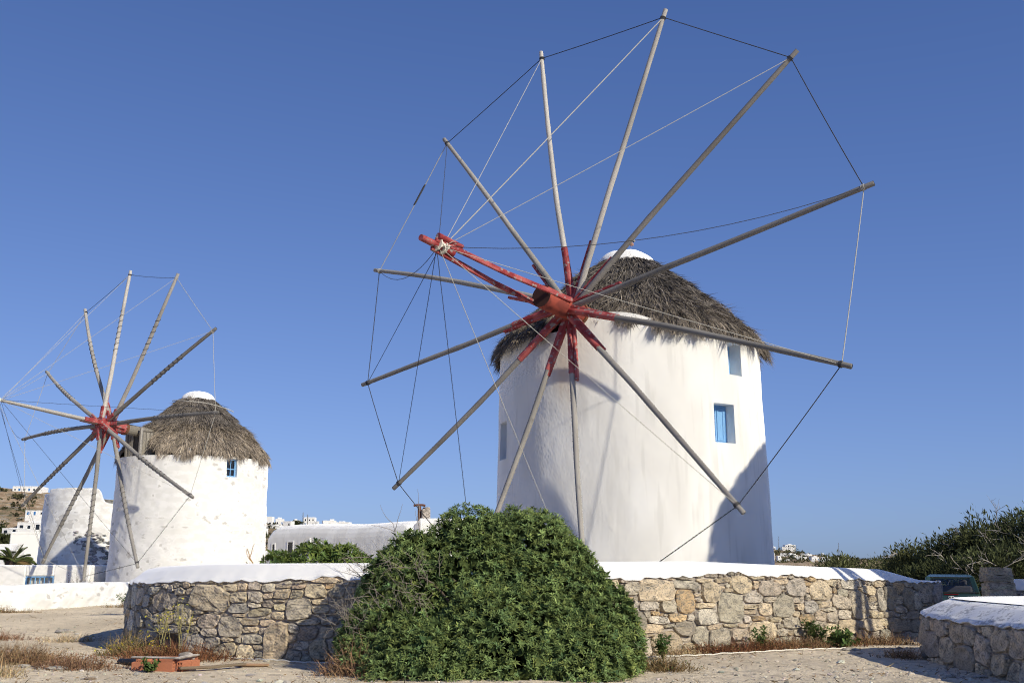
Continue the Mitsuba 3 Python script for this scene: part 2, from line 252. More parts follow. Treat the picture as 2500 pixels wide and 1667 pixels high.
SEEDS = """587,12,65,21,g 611,92,46,25,g 620,53,63,21,g 661,65,43,16,t 664,27,81,20,g 679,71,36,13,t 679,102,46,14,g 699,88,36,32,t 728,60,39,20,t 733,44,73,12,g 733,86,34,25,g 757,103,24,12,g 767,66,42,32,t 770,90,34,12,g 780,45,22,10,g 787,104,27,10,t 794,22,49,35,g 796,63,21,9,t 799,44,21,11,d 801,71,31,9,t 823,11,22,15,g 825,59,44,21,p 827,93,76,36,t 829,41,31,13,g 837,24,34,18,g 838,73,31,8,g 853,4,27,8,w 862,15,38,21,t 863,109,31,12,t 865,31,20,8,t 868,50,43,27,g 879,95,34,17,t 882,68,22,7,t 882,79,36,15,b 887,111,20,11,t 899,12,28,23,t 903,58,31,10,t 905,46,26,10,t 908,84,23,8,g 908,112,23,13,g 910,96,25,19,g 913,32,38,14,g 920,73,38,11,t 921,10,22,9,g 921,21,22,9,t 930,45,20,11,g 931,110,22,14,g 932,98,20,10,t 933,57,25,10,t 948,31,36,51,t 950,69,21,12,t 950,90,21,6,t 955,101,27,17,t 955,111,22,8,t 978,100,22,15,t 982,112,22,8,t 983,79,40,31,g 990,24,23,14,w 999,59,36,9,g 1000,42,29,20,g 1009,106,34,22,t 1015,90,26,9,t 1017,78,27,12,t 1018,19,29,30,t 1022,123,44,11,t 1028,44,22,18,g 1030,113,18,10,o 1034,60,27,12,g 1041,24,20,22,g 1043,87,24,12,g 1043,105,28,16,g 1052,70,21,14,g 1056,46,24,20,g 1065,103,21,18,g 1488,120,38,14,t 1519,122,24,12,g 1535,107,33,21,g 1562,66,14,12,g 1566,31,30,6,t 1568,80,37,16,w 1574,41,44,16,t 1581,66,18,7,o 1586,108,76,41,t 1588,55,42,12,w 1601,20,68,30,t 1609,78,31,20,g 1610,45,26,7,g 1613,123,31,9,t 1628,58,36,14,o 1644,22,24,8,g 1645,39,44,25,g 1648,85,37,40,o 1648,112,61,14,w 1650,124,37,10,g 1651,11,29,12,t 1658,57,18,13,w 1675,94,22,7,t 1676,26,37,32,g 1676,86,22,7,g 1681,129,23,13,g 1693,77,49,9,t 1693,119,36,8,t 1694,57,53,25,w 1709,97,39,35,t 1709,130,28,14,g 1712,40,36,9,t 1722,22,47,29,g 1729,106,23,7,t 1739,118,40,9,t 1750,42,35,7,t 1754,71,59,48,g 1754,101,30,8,t 1773,26,49,20,p 1782,40,27,9,t 1783,109,52,30,t 1792,50,19,13,w 1800,63,36,8,t 1800,71,31,8,t 1812,88,48,17,w 1819,51,34,10,o 1822,111,20,17,t 1822,125,43,14,t 1831,27,69,34,t 1841,67,31,21,t 1854,102,58,27,g 1858,84,41,11,g 1866,48,32,11,t 1874,9,59,17,g 1876,36,18,10,g 1879,24,30,13,g 1889,114,38,10,t 1890,71,53,39,g 1890,124,36,9,t 1908,41,45,19,d 1925,81,36,10,g 1925,102,52,29,w 1927,23,30,12,g 1935,68,27,12,t 1955,45,43,20,o 1961,111,27,10,o 1972,33,52,15,g 1974,117,31,10,o 1998,99,59,34,t 2011,70,31,13,t 2016,62,38,9,g 2025,48,31,20,g 2025,113,35,18,t 2056,74,50,25,g 2060,52,36,18,w 2060,90,32,16,g 2067,28,50,25,t 2081,109,43,21,w 2102,69,57,46,g 2111,107,21,12,g 2134,96,46,16,t 2141,31,53,23,p 2147,78,32,9,t 2149,63,32,7,w 2154,48,36,14,t 2166,34,36,14,t 2166,107,25,12,t 2173,77,27,44,w 2188,49,29,12,d 2195,80,40,40,g 2206,27,40,26,d 2225,58,30,14,d 2225,99,30,21,o 2236,25,27,19,d 2252,79,33,41,d 2257,109,24,19,g 2263,45,44,14,d 2280,23,50,21,d 2284,71,25,31,g 2292,100,34,15,g 2315,48,53,22,d 2315,86,49,32,g 2341,102,40,17,g"""
seeds = [(float(a) / 100, float(b) / 100 + .03, max(float(c), 8) / 100, float(d) / 100, e) for a, b, c, d, e in (s.split(',') for s in SEEDS.split())]
def Hmain(u): return np.interp(u, [0, 3, 5.5, 8, 9.6, 10.2, 10.9, 13, 15.5, 16.6, 17.6, 18.3, 19.2, 20, 23, 25], [1.12, 1.12, 1.15, 1.22, 1.23, 1.30, 1.24, 1.26, 1.24, 1.28, 1.37, 1.27, 1.28, 1.22, 1.12, 1.1]) + .015 * np.sin(u * 9.3) + .012 * np.sin(u * 23)
def coping_main(u, t):
    Hh, top = Hmain(u), np.interp(u, [0, 5, 8, 13, 17, 21, 22.2, 23.4, 25], [1.38, 1.42, 1.5, 1.52, 1.54, 1.42, 1.38, 1.16, 1.12]); rag = .022 * (meshkit.noise(np.stack([u * 14, u * 0, u * 0], -1), 5) - .5) + .03 * (meshkit.noise(np.stack([u * 3, u * 0, u * 0], -1), 6) - .5)
    X = np.array([-.06, .03, .036, .02, -.07, -.17, -.27, -.36, -.45, -.55, -.6]); Z = np.array([.02, .0, .03, .09, .36, .68, .93, 1.0, .93, .6, -.6])
    d = np.interp(t, np.linspace(0, 1, 11), X); k = np.interp(t, np.linspace(0, 1, 11), Z); low = (t < .35) * rag
    z = Hh + k * (top - Hh) + low; return curve_off(main, u, z, d)
def curve_off(c, u, z, d): return c.at(u, z, d)
garden = thing('stone_wall', 'long curved dry stone wall with smooth white coping in front of the big windmill', 'stone wall')
stone_wall(garden, main, Hmain, seeds, rng, .16, .022, 300, lambda u: (3.2 < u < 11.3) or (14.8 < u < 23.6), grid(coping_main, np.linspace(0, main.L, 300), np.linspace(0, 1, 41)), 'm_coping', niche=((7.02, 7.66, -.1, .38),))
low = Curve([(6.9, 8.0), (6.55, 10.5), (6.42, 13.0), (6.4, 15.0), (6.46, 16.6), (6.72, 17.75), (7.3, 18.35), (8.3, 18.75), (10.0, 19.1), (13, 19.6)])
# outward normal of this wall points to the left, so it runs backwards
low = Curve(np.array([(low.f(u)) for u in np.linspace(low.L, 0, 14)]))
def Hlow(u): return np.interp(u, [0, 4, 6.3, 7, 9, 12, 18], [.72, .72, .72, .70, .68, .72, .72]) + .012 * np.sin(u * 9)
def coping_low(u, t):
    top = np.full_like(u, .95) + .03 * (meshkit.fbm(np.stack([u, u * 0, u * 0], -1), 2, 3) - .5); X = np.array([-.06, .03, .035, -.02, -.16, -.32, -.44, -.56, -.85, -1.2, -1.3]); Z = np.array([.02, 0, .04, .2, .5, .82, .97, 1.0, 1.0, .97, -.5])
    rag = .03 * (meshkit.noise(np.stack([u * 9, u * 0, u * 0], -1), 5) - .5) * (t < .3)
    return low.at(u, Hlow(u) + np.interp(t, np.linspace(0, 1, 11), Z) * (top - Hlow(u)) + rag, np.interp(t, np.linspace(0, 1, 11), X))
lowk = thing('stone_wall', 'low stone wall in the right foreground with a worn speckled white coping', 'stone wall')
stone_wall(lowk, low, Hlow, [], rng, .13, .028, 130, lambda u: 4.4 < u < 12.5, grid(coping_low, np.linspace(0, low.L, 160), np.linspace(0, 1, 41)), 'm_worn_coping', aspect=2.0)
pq = np.array([low.f(u) + .5 * np.array([-low.f(u, 1)[1], low.f(u, 1)[0]]) / np.linalg.norm(low.f(u, 1)) for u in np.linspace(.2, low.L - .2, 40)])
cen = V(10.5, 12.5); part(lowk, 'top_slab', (np.vstack([np.c_[pq, np.full(40, .93)], np.c_[cen[None], [[.93]]]]), np.array([[i, i + 1, 40] for i in range(39)])), 'm_coping', False)

# ---------------------------------------------------------------- windmills
def lathe_solid(c, pts, seg=160):
    m = m3.Manifold.revolve(m3.CrossSection([pts]), seg); return m.translate((c[0], c[1], 0))
def tower_mesh(c, R0, R1, z0, z1, cuts, amp, seed, wall=.75, arch=None):
    Rz = lambda z: R0 + (R1 - R0) * (z - 1.5) / 5.0
    m = lathe_solid(c, [(Rz(z0) - wall, z0), (Rz(z0), z0), (Rz(z1), z1), (Rz(z1) - wall, z1)])
    m = m.refine_to_length(.35 if amp < .1 else .13)
    def warp(v):
        v = np.array(v, float); d = v[:, :2] - c; r = np.linalg.norm(d, axis=1, keepdims=True); k = amp * (meshkit.fbm(v * .9, 3, seed) - .5) + (.045 * (meshkit.fbm(v * 3.5, 2, seed + 9) - .5) if amp > .1 else 0)
        v[:, :2] += d / r * k[:, None]
        if arch: a = np.arctan2(d[:, 0], -d[:, 1]); v[:, 2] += arch[2] * np.clip(1 - ((a - arch[0]) / arch[1]) ** 2, 0, 1) * np.clip((v[:, 2] - z1 + 1.0) / 1.0, 0, 1)
        return v
    m = m.warp_batch(warp)
    for (az, z, w, hh, dep) in cuts:
        o = V(c[0] + Rz(z) * math.sin(az), c[1] - Rz(z) * math.cos(az), z)
        b = m3.Manifold.cube((w, dep + 1.0, hh), True).translate((0, (dep - 1.0) / 2, 0)).rotate((0, 0, math.degrees(az))).translate(tuple(o)); m = m - b
    return m, Rz
def local(o, az):
    """Frame on the wall: x to the right as one looks at the wall, y into the wall, z up."""
    ca, sa = math.cos(az), math.sin(az)
    return lambda vf: (np.stack([vf[0][:, 0] * ca - vf[0][:, 1] * sa + o[0], vf[0][:, 0] * sa + vf[0][:, 1] * ca + o[1], vf[0][:, 2] + o[2]], 1), vf[1])
def mill_window(key, o, az, w, hh, dep, shutters):
    F = local(o, az); fr = .07; y = dep - .05; P = []
    for x in (-w / 2 + fr / 2, w / 2 - fr / 2): P.append(beam((x, y, -hh / 2), (x, y, hh / 2), fr, .06, (0, 1, 0)))
    for z in (-hh / 2 + fr / 2, hh / 2 - fr / 2): P.append(beam((-w / 2 + fr, y, z), (w / 2 - fr, y, z), .06, fr))
    if not shutters: P.append(beam((-w / 2 + fr, y, -.05), (w / 2 - fr, y, -.05), .05, .05)); P.append(beam((0, y, -hh / 2 + fr), (0, y, hh / 2 - fr), .04, .05, (0, 1, 0)))
    k = part(key, 'window', F(join(P)), 'm_blue')
    if shutters:
        for s in (-1, 1):
            cx = s * (w - 2 * fr) / 4; sw = (w - 2 * fr) / 2 - .01; Q = [beam((cx, y - .01, -hh / 2 + fr), (cx, y - .01, hh / 2 - fr), sw, .03, (0, 1, 0))]
            for xx in (-sw / 2 + .03, sw / 2 - .03): Q.append(beam((cx + xx, y - .032, -hh / 2 + fr), (cx + xx, y - .032, hh / 2 - fr), .05, .02, (0, 1, 0), .004))
            for zz in (-hh / 2 + fr + .03, hh / 2 - fr - .03): Q.append(beam((cx - sw / 2 + .055, y - .032, zz), (cx + sw / 2 - .055, y - .032, zz), .02, .05, bev=.004))
            part(k, 'shutter', F(join(Q)), 'm_blue')
    else: part(k, 'pane', F(beam((-w / 2 + .05, y + .04, 0), (w / 2 - .05, y + .04, 0), .01, hh - .1)), 'm_pane')
def thatch(key, c, prof_pts, n_tuft, rng, cols, open_az, open_w, open_cut, tiers=(), half=None, strands=15, lw=(.55, .026)):
    R = np.array(prof_pts, float); s = np.r_[0, np.cumsum(np.hypot(*np.diff(R, axis=0).T))]; S = s[-1]
    fr, fz = (lambda a: np.interp(a, s, R[:, 0])), (lambda a: np.interp(a, s, R[:, 1]))
    tr, tz = (R[-1] - R[-2]) / np.linalg.norm(R[-1] - R[-2])
    def rz(a):
        e = np.maximum(a - S, 0); return fr(np.minimum(a, S)) + e * tr * .55, fz(np.minimum(a, S)) + e * tz * 1.05
    ang = np.linspace(0, 2 * np.pi, 97)
    def dz_open(az): return np.clip(1 - np.abs((az - open_az + np.pi) % (2 * np.pi) - np.pi) / open_w, 0, 1) ** .6 * open_cut       # slope length left bare where the shaft comes out
    def shell(u, t):
        a = t * (S - .12 - dz_open(u)); r, z = rz(a); r = r - .10; return np.stack([c[0] + r * np.sin(u), c[1] - r * np.cos(u), z - .05 + .04 * meshkit.noise(np.stack([u * 9, a * 3, u * 0], -1), 1)], 1)
    sh = grid(shell, ang, np.linspace(0, 1, 14))
    k = part(key, 'roof', sh, 'm_vertex', True, flat(sh[0], (.13, .114, .10)), label='conical roof of shaggy dark grey brown thatch')
    n = n_tuft; r0 = np.sqrt(rng.uniform(.02, 1, n)); a0 = np.interp(r0, fr(np.linspace(0, S, 200)) / fr(S), np.linspace(0, S, 200)); a0 = np.clip(a0, .0, S - .05)
    az = rng.uniform(0, 2 * np.pi, n) if half is None else half[0] + rng.uniform(-half[1], half[1], n); lift = rng.gamma(2., .022, n); ln = lw[0] * rng.uniform(.7, 1.5, n); tw = rng.normal(size=n) * .20; tone = rng.normal(size=n) * .2
    for (f, cnt, lf) in tiers:
        m = int(cnt); a0 = np.r_[a0, S * f + rng.normal(size=m) * .06]; az = np.r_[az, (rng.uniform(0, 2 * np.pi, m) if half is None else half[0] + rng.uniform(-half[1], half[1], m))]; lift = np.r_[lift, lf * rng.uniform(.5, 1.3, m)]; ln = np.r_[ln, rng.uniform(.45, .8, m)]; tw = np.r_[tw, rng.normal(size=m) * .2]; tone = np.r_[tone, rng.normal(size=m) * .2 - .1]
    q = strands; rep = lambda v: np.repeat(v, q); a0, az, lift, ln, tw, tone = map(rep, (a0, az, lift, ln, tw, tone)); N = len(a0)
    r_ = rz(a0)[0]; az = az + rng.normal(size=N) * .055 / np.maximum(r_, .5); a0 = a0 + rng.normal(size=N) * .08; ln = ln * rng.uniform(.7, 1.25, N); wig = tw + rng.normal(size=N) * .13
    end = a0 + ln; lim = S + .46 + .60 * (meshkit.fbm(np.stack([np.sin(az) * 11, np.cos(az) * 11, az * 0], -1), 2, 4) - .5) * 2 + rng.normal(size=N) * .08 - dz_open(az); ok = a0 < lim - .15; end = np.minimum(end, np.maximum(lim, a0 + .12))
    def P(a, k_):
        r, z = rz(a); da = wig * (a - a0) / np.maximum(r, .6); e = lift * k_ + rng.normal(size=N) * .012; r = r + e * .75; z = z + e * .75; u = az + da; return np.stack([c[0] + r * np.sin(u), c[1] - r * np.cos(u), z], 1)
    p0, p1, p2 = P(a0, .1), P((a0 + end) / 2, .8), P(end, 1.25 + .5 * rng.normal(size=N))
    side = unit(np.cross(p2 - p0, np.stack([np.sin(az), -np.cos(az), np.full(N, .7)], 1)) + .9 * rng.normal(size=(N, 3)) * np.linalg.norm(p2 - p0, axis=1, keepdims=True)); w = (lw[1] * rng.uniform(.5, 1.2, N) / 2)[:, None]
    v = np.stack([p0 - side * w, p0 + side * w, p1 - side * w, p1 + side * w, p2], 1)[ok].reshape(-1, 3); m = int(ok.sum()); f = (np.array([[0, 1, 3], [0, 3, 2], [2, 3, 4]])[None] + 5 * np.arange(m)[:, None, None]).reshape(-1, 3)
    col = cols(az, end / S, tone, rng)[ok]; col = np.repeat(np.clip(col, .01, .7), 5, axis=0)
    part(k, 'straw', (v, f), 'm_straw', False, col, kind='stuff'); return k, rz, S
def wheel(key, C, n, tips, L, rng, offs, bend, stay_cols, rim_cols, wraps, arm_len=1.7, pole_r=(.076, .054), style=0):
    C, n = V(*C), unit(V(*n)); R_, RL = [], len(tips)
    for i, tp in enumerate(tips):
        tp = V(*tp); root = C + n * offs[i % 6]; d = unit(tp - root); L_ = np.linalg.norm(tp - root); sd = unit(np.cross(d, n)); t = np.linspace(0, 1, 26); off = sd * (.07 if style == 0 else .0) + n * (.0 if style == 0 else .07)
        fade = np.clip(1 - t * L_ / (arm_len * 1.6), 0, 1)[:, None]
        path = root + d * (.22 + t * (L_ - .22))[:, None] + n * (bend[i] * (t ** 2 - t) * 1.0)[:, None] * -1 + sd * (rng.normal() * .07 * np.sin(t * 3.1))[:, None] + off * fade
        rad = pole_r[0] + (pole_r[1] - pole_r[0]) * t + .0015 * rng.normal(size=26); v, f = tube(path, rad, 9)
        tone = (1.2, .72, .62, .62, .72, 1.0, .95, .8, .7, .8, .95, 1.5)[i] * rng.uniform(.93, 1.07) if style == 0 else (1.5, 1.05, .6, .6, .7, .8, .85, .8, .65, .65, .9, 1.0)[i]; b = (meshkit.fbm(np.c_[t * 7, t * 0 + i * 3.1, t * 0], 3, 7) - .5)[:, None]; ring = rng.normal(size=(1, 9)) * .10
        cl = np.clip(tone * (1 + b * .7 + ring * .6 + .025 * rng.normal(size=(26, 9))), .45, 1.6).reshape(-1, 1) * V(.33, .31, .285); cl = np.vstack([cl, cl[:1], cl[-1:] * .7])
        ks = part(key, 'spoke', (v, f), 'm_wood', True, cl)
        a0 = root + d * -.16; a1 = root + d * (arm_len * rng.uniform(.92, 1.08)); part(ks, 'hub_beam', beam(a0 - sd * .04, a1 - sd * .04, .065 if style == 0 else .12, .10 if style == 0 else .15, n), 'm_red')
        if style == 0 and i in (3, 4, 5, 6, 7, 8, 11): part(ks, 'painted_end', tube(path[(t * L_ < arm_len * .92)] , np.full(int((t * L_ < arm_len * .92).sum()), pole_r[0] + .006), 9), 'm_red', 40)
        elif style: a2 = root + d * arm_len * .62 + n * .15; part(ks, 'cheek_board', beam(a0 + n * .15, a2, .15, .10, n), 'm_red')
        e = path[-1]; P = [tube([e - d * (.20 + .025 * j) + sd * 0, e - d * (.185 + .025 * j)], pole_r[1] + .016, 8) for j in range(3)]; part(ks, 'rope_binding', join(P), 'm_rope_dark' if rim_cols[i] == 'd' else 'm_rope')
        if wraps:
            tt = np.linspace(.42, .72, 90); pp = np.stack([np.interp(tt, t, path[:, q]) for q in range(3)], 1); an = (tt - .42) * 2 * np.pi * 26; bb = np.cross(d, sd); rr = np.interp(tt, t, rad) + .012
            part(ks, 'rope_wrap', tube(pp + (np.cos(an) * rr)[:, None] * sd + (np.sin(an) * rr)[:, None] * bb, .011, 4), 'm_rope_dark')
        R_.append(e - d * .2)
    for i in range(RL):
        j = (i + 1) % RL; part(key, 'rim_rope', rope(R_[i], R_[j], .0105, rng.uniform(0, .05)), 'm_rope_dark' if rim_cols[i] == 'd' else 'm_rope', True)
    tip = C + n * L
    for i in range(RL): part(key, 'stay_rope', rope(tip - n * rng.uniform(.0, .22), R_[i], .0072 if stay_cols[i] != 'W' else .0115, {'s': .45}.get(stay_cols[i], .02)), 'm_rope' if stay_cols[i] in 'lW' else 'm_rope_dark', True)
    return tip, R_
def cap_mesh(c, r, z, hh): return grid(lambda u, t: np.stack([c[0] + (r * np.sin(t * 1.5)) * np.sin(u), c[1] - (r * np.sin(t * 1.5)) * np.cos(u), z + hh * (np.cos(t * 1.5) - np.cos(1.5)) / (1 - math.cos(1.5)) + .03 * np.sin(u * 5) * t], 1), np.linspace(0, 2 * np.pi, 49), np.linspace(0, 1, 12))
# the big windmill
rng = np.random.default_rng(5)
CA, RA0, RA1 = V(3.1, 27.4), 3.53, 3.42
A = thing('windmill', 'big white windmill with dark thatch and red hub behind the curved stone wall', 'windmill')
azw = [(math.radians(34.0), 4.70, .66, .93, .36), (math.radians(42.3), 6.30, .52, .80, .42), (math.radians(-74), 4.50, .62, .95, .36)]
mA, RzA = tower_mesh(CA, RA0, RA1, -.1, 6.93, azw, .05, 3, arch=(math.radians(-13), .40, .36)); part(A, 'tower', mA, 'm_plaster', 28)
for i, (az, z, w, hh, dep) in enumerate(azw):
    o = V(CA[0] + RzA(z) * math.sin(az), CA[1] - RzA(z) * math.cos(az), z); mill_window(A, o, az, w, hh, dep, True)
def colsA(az, s, tone, rng):
    g = np.clip((s - .55) / .5, 0, 1)[:, None] * rng.uniform(0, 1, (len(s), 1)); warm = rng.uniform(0, 1, (len(s), 1)) ** 2
    return (V(.118, .106, .096) * (1 - g) + V(.215, .182, .146) * g) * (1 + .55 * warm * V(1.1, 1.0, .85)) * np.exp(tone + .28 * rng.normal(size=len(s)))[:, None]
thatch(A, CA, [(.55, 9.5), (1.25, 8.98), (2.1, 8.26), (2.9, 7.54), (3.32, 7.14), (3.5, 6.92)], 4200, rng, colsA, math.radians(-17), .58, .80, lw=(.5, .021))
part(A, 'roof_cap', cap_mesh(CA, .80, 9.36, .42), 'm_white', True)
nA = V(-.62588, -.77290, .10453); HA = V(1.162, 23.79, 7.371)
tipsA = [(3.66, 22.71, 14.36), (6.07, 20.46, 12.14), (7.03, 19.22, 8.69), (6.37, 19.27, 5.08), (4.48, 20.44, 2.42), (1.60, 22.40, .30), (-.95, 24.75, 1.05), (-3.0, 26.62, 3.31), (-4.04, 27.84, 6.17), (-3.83, 28.11, 9.45), (-1.87, 26.99, 12.87), (.76, 25.08, 14.49)]
offs = [-.38, -.28, -.12, -.05, -.18, -.42]; tipA, RA_ = wheel(A, HA, nA, tipsA, 4.36, rng, offs, [.05, .1, .12, .2, .15, .1, .1, .05, .05, .1, .05, .05], 'WlslllddDsdl'.replace('D', 'd'), 'ddlddldddldd', False)
v, f = tube([HA - nA * 1.7, HA - nA * .5, HA - nA * .12, HA + nA * .78], [.25, .25, .265, .265], 28); part(A, 'shaft', (v, f), 'm_hub', 50)
part(A, 'shaft_end', tube([HA + nA * .775, HA + nA * .79], .262, 28), 'm_soot', False)
part(A, 'shaft_ring', tube([HA - nA * .74, HA - nA * .66], .285, 28), 'm_rust', 50)
uH, uV = unit(np.cross(nA, [0, 0, 1.0])), None; uV = unit(np.cross(uH, nA)); uV = uV * np.sign(uV[2]); uH = uH * np.sign(uH[0])
for s in (1, -1):
    q0 = HA + nA * .02 + (uH * .9 + uV * .25) * .33 * s; q1 = tipA + (uH * .5 + uV * .8) * .10 * s + nA * .05; md = (q0 + q1) / 2 + V(0, 0, -.05)
    part(A, 'bowsprit', join([beam(q0, md, .075, .115, uV), beam(md - (md - q0) * .01, q1, .07, .11, uV)]), 'm_red')
part(A, 'bowsprit_head', tube([tipA - nA * .55, tipA + nA * .42], [.085, .07], 10), 'm_red', 50)
part(A, 'bowsprit_head', tube([tipA - nA * .7 + uV * .17 + uH * .1, tipA + nA * .02 + uV * .16 + uH * .08], [.05, .07], 9), 'm_red', 50)
P = [tube([tipA - nA * (.30 - .045 * j) + uV * .02 * math.sin(j * 9), tipA - nA * (.27 - .045 * j) + uV * .02 * math.cos(j * 5)], .135 + .02 * math.sin(j * 3), 12) for j in range(6)]; part(A, 'rope_lashing', join(P), 'm_cloth')
P = []
for q in np.linspace(.28, .62, 13):
    pt = RA_[10] + (RA_[9] - RA_[10]) * (.33 + .42 * (q - .28)); P.append(tube([pt - V(.03, 0, .03), pt + V(.03, 0, .04)], .022, 5))
part(A, 'rope_splice', join(P), 'm_rope_dark')
# bird on the cap
bz = V(3.2, 26.95, 9.86); b = trimesh.creation.icosphere(2, 1.0); hd = b.copy()
body = b.copy(); body.vertices = body.vertices * [.085, .05, .055] @ trimesh.transformations.rotation_matrix(.5, [0, 1, 0])[:3, :3].T; hd.vertices = hd.vertices * .034 + [.075, 0, .075]
tail = tri(trimesh.convex.convex_hull(np.array([[-.06, .015, -.02], [-.06, -.015, -.02], [-.17, .02, -.06], [-.17, -.02, -.06], [-.17, 0, -.075], [-.05, 0, -.045]]))); beak = tri(trimesh.convex.convex_hull(np.array([[.1, .008, .08], [.1, -.008, .08], [.1, 0, .066], [.14, 0, .072]])))
bird = join([tri(body), tail, tube([(.0, .015, -.045), (.0, .018, -.09)], .004, 5), tube([(.0, -.015, -.045), (.0, -.018, -.09)], .004, 5)])
bk = thing('bird', 'small pinkish brown bird with black and white head on top of the big windmill', 'bird')
part(bk, 'body', (bird[0] + bz, bird[1]), 'm_vertex', True, flat(bird[0], (.34, .20, .15)))
hv, hf = join([tri(hd), beak]); hc = np.where((hv[:, 2:] > .088) | (np.abs(hv[:, 2:] - .066) < .008), .75, .02) * np.ones((1, 3)); part(bk, 'head', (hv + bz, hf), 'm_vertex', True, hc)
# the second windmill, farther left
rng = np.random.default_rng(8)
CB = V(-15.3, 50.4); B = thing('windmill', 'white windmill on the left with two tier thatch, wooden dormer and red crossed hub beams', 'windmill')
azb = [(math.radians(45.5), 5.70, .52, .84, .18)]
mB, RzB = tower_mesh(CB, 3.56, 3.46, -.1, 6.2, azb, .14, 5); part(B, 'tower', mB, 'm_old_plaster', 28)
for (az, z, w, hh, dep) in azb: mill_window(B, V(CB[0] + RzB(z) * math.sin(az), CB[1] - RzB(z) * math.cos(az), z), az, w, hh, dep, False)
def colsB(az, s, tone, rng):
    g = np.clip((s - .58) / .12, 0, 1)[:, None] * rng.uniform(.5, 1, (len(s), 1)); return (V(.16, .14, .122) * (1 - g) + V(.33, .275, .215) * g) * np.exp(tone + .26 * rng.normal(size=len(s)))[:, None]
thatch(B, CB, [(.6, 9.3), (1.2, 8.78), (1.85, 8.12), (2.5, 7.42), (3.2, 6.72), (3.44, 6.35)], 2300, rng, colsB, math.radians(-36), .42, 1.5, tiers=((.52, 260, .16),), half=(.15, 2.1))
part(B, 'roof_cap', cap_mesh(CB, .80, 9.18, .45), 'm_white', True)
nB = V(-.56817, -.81751, .09411); HB = V(-18.06, 46.41, 7.49)
tipsB = [(-17.82, 47.08, 14.79), (-14.89, 44.97, 14.07), (-12.47, 42.94, 11.11), (-11.92, 42.14, 7.43), (-12.82, 42.37, 4.03), (-15.34, 43.81, 1.27), (-18.33, 45.82, .69), (-21.01, 47.76, 1.44), (-22.9, 49.38, 4.06), (-23.6, 50.24, 7.26), (-22.61, 49.93, 10.53), (-20.52, 48.8, 13.36)]
tipB, RB_ = wheel(B, HB, nB, tipsB, 5.2, rng, [.25, -.25, .1, -.1, .3, -.3], [.1, .3, .35, .55, .3, .25, .2, .35, .3, .4, .6, .5], 'llldldlddsll', 'dlllddllllld', True, arm_len=1.25, pole_r=(.10, .07), style=1)
part(B, 'shaft', tube([HB - nB * .85, HB - nB * .6, HB + nB * .45], [.27, .28, .27], 20), 'm_red', 50)
v, f = tube([HB - nB * 3.0, HB - nB * .86], [.24, .24], 16); part(B, 'shaft', (v, f), 'm_wood', False, flat(v, (.22, .20, .17)))
part(B, 'shaft_collar', tube([HB - nB * .95, HB - nB * .83], .30, 20), 'm_rust', 50)
for s in (-1, 1):
    uH = unit(np.cross(nB, [0, 0, 1.0])) * s; v, f = tube([HB + uH * .12 + nB * .2, (HB + tipB) / 2 + uH * .07, tipB + uH * .02], [.075, .075, .06], 9); part(B, 'bowsprit', (v, f), 'm_wood', True, flat(v, (.42, .40, .37)))
    part(B, 'bowsprit_socket', beam(HB + uH * .3 - nB * .7, HB + uH * .16 + nB * 1.25, .13, .18, (0, 0, 1)), 'm_red')
part(B, 'bowsprit_lashing', tube([tipB - nB * .14, tipB + nB * .04], .09, 10), 'm_cloth', 50)
azd = math.radians(-35); F = local(V(CB[0] + 2.9 * math.sin(azd), CB[1] - 2.9 * math.cos(azd), 6.95), azd); dk = None; rw = np.random.default_rng(3)
v, f = F(beam((-.15, .1, -.95), (-.15, .1, .40), 1.15, 1.0, (0, 1, 0))); dk = part(B, 'dormer', (v, f), 'm_wood', False, flat(v, (.09, .08, .07)), label='weathered timber dormer box where the shaft leaves the roof')
for i, x in enumerate(np.linspace(-.66, .36, 6)):
    if abs(x) < .2: continue
    v, f = F(beam((x, -.42, -.98 + .05 * rw.normal()), (x + .02 * rw.normal(), -.42, .36), .17, .045, (0, 1, 0))); part(dk, 'plank', (v, f), 'm_wood', False, flat(v, V(.24, .22, .19) * rw.uniform(.7, 1.3)))
for i, y in enumerate(np.linspace(-.3, .45, 5)):
    for x in (-.77, .45):
        v, f = F(beam((x, y, -.98), (x, y, .34), .16, .045, (1, 0, 0))); part(dk, 'plank', (v, f), 'm_wood', False, flat(v, V(.24, .22, .19) * rw.uniform(.7, 1.3)))
v, f = F(beam((.48, -.5, -.95), (.48, -.5, .50), .12, .12)); part(dk, 'post', (v, f), 'm_wood', False, flat(v, (.36, .34, .31)))
rp = [V(CB[0] + r * math.sin(a), CB[1] - r * math.cos(a), z) for a, r, z in ((-.75, 1.35, 9.02), (-.3, 1.45, 8.98), (.05, 1.62, 8.9), (.4, 1.66, 8.86), (.8, 1.9, 8.72), (1.15, 2.2, 8.5))]
part(B, 'roof_rope', tube(CubicSpline(range(6), np.array(rp))(np.linspace(0, 5, 40)), .022, 6), 'm_rope', True)
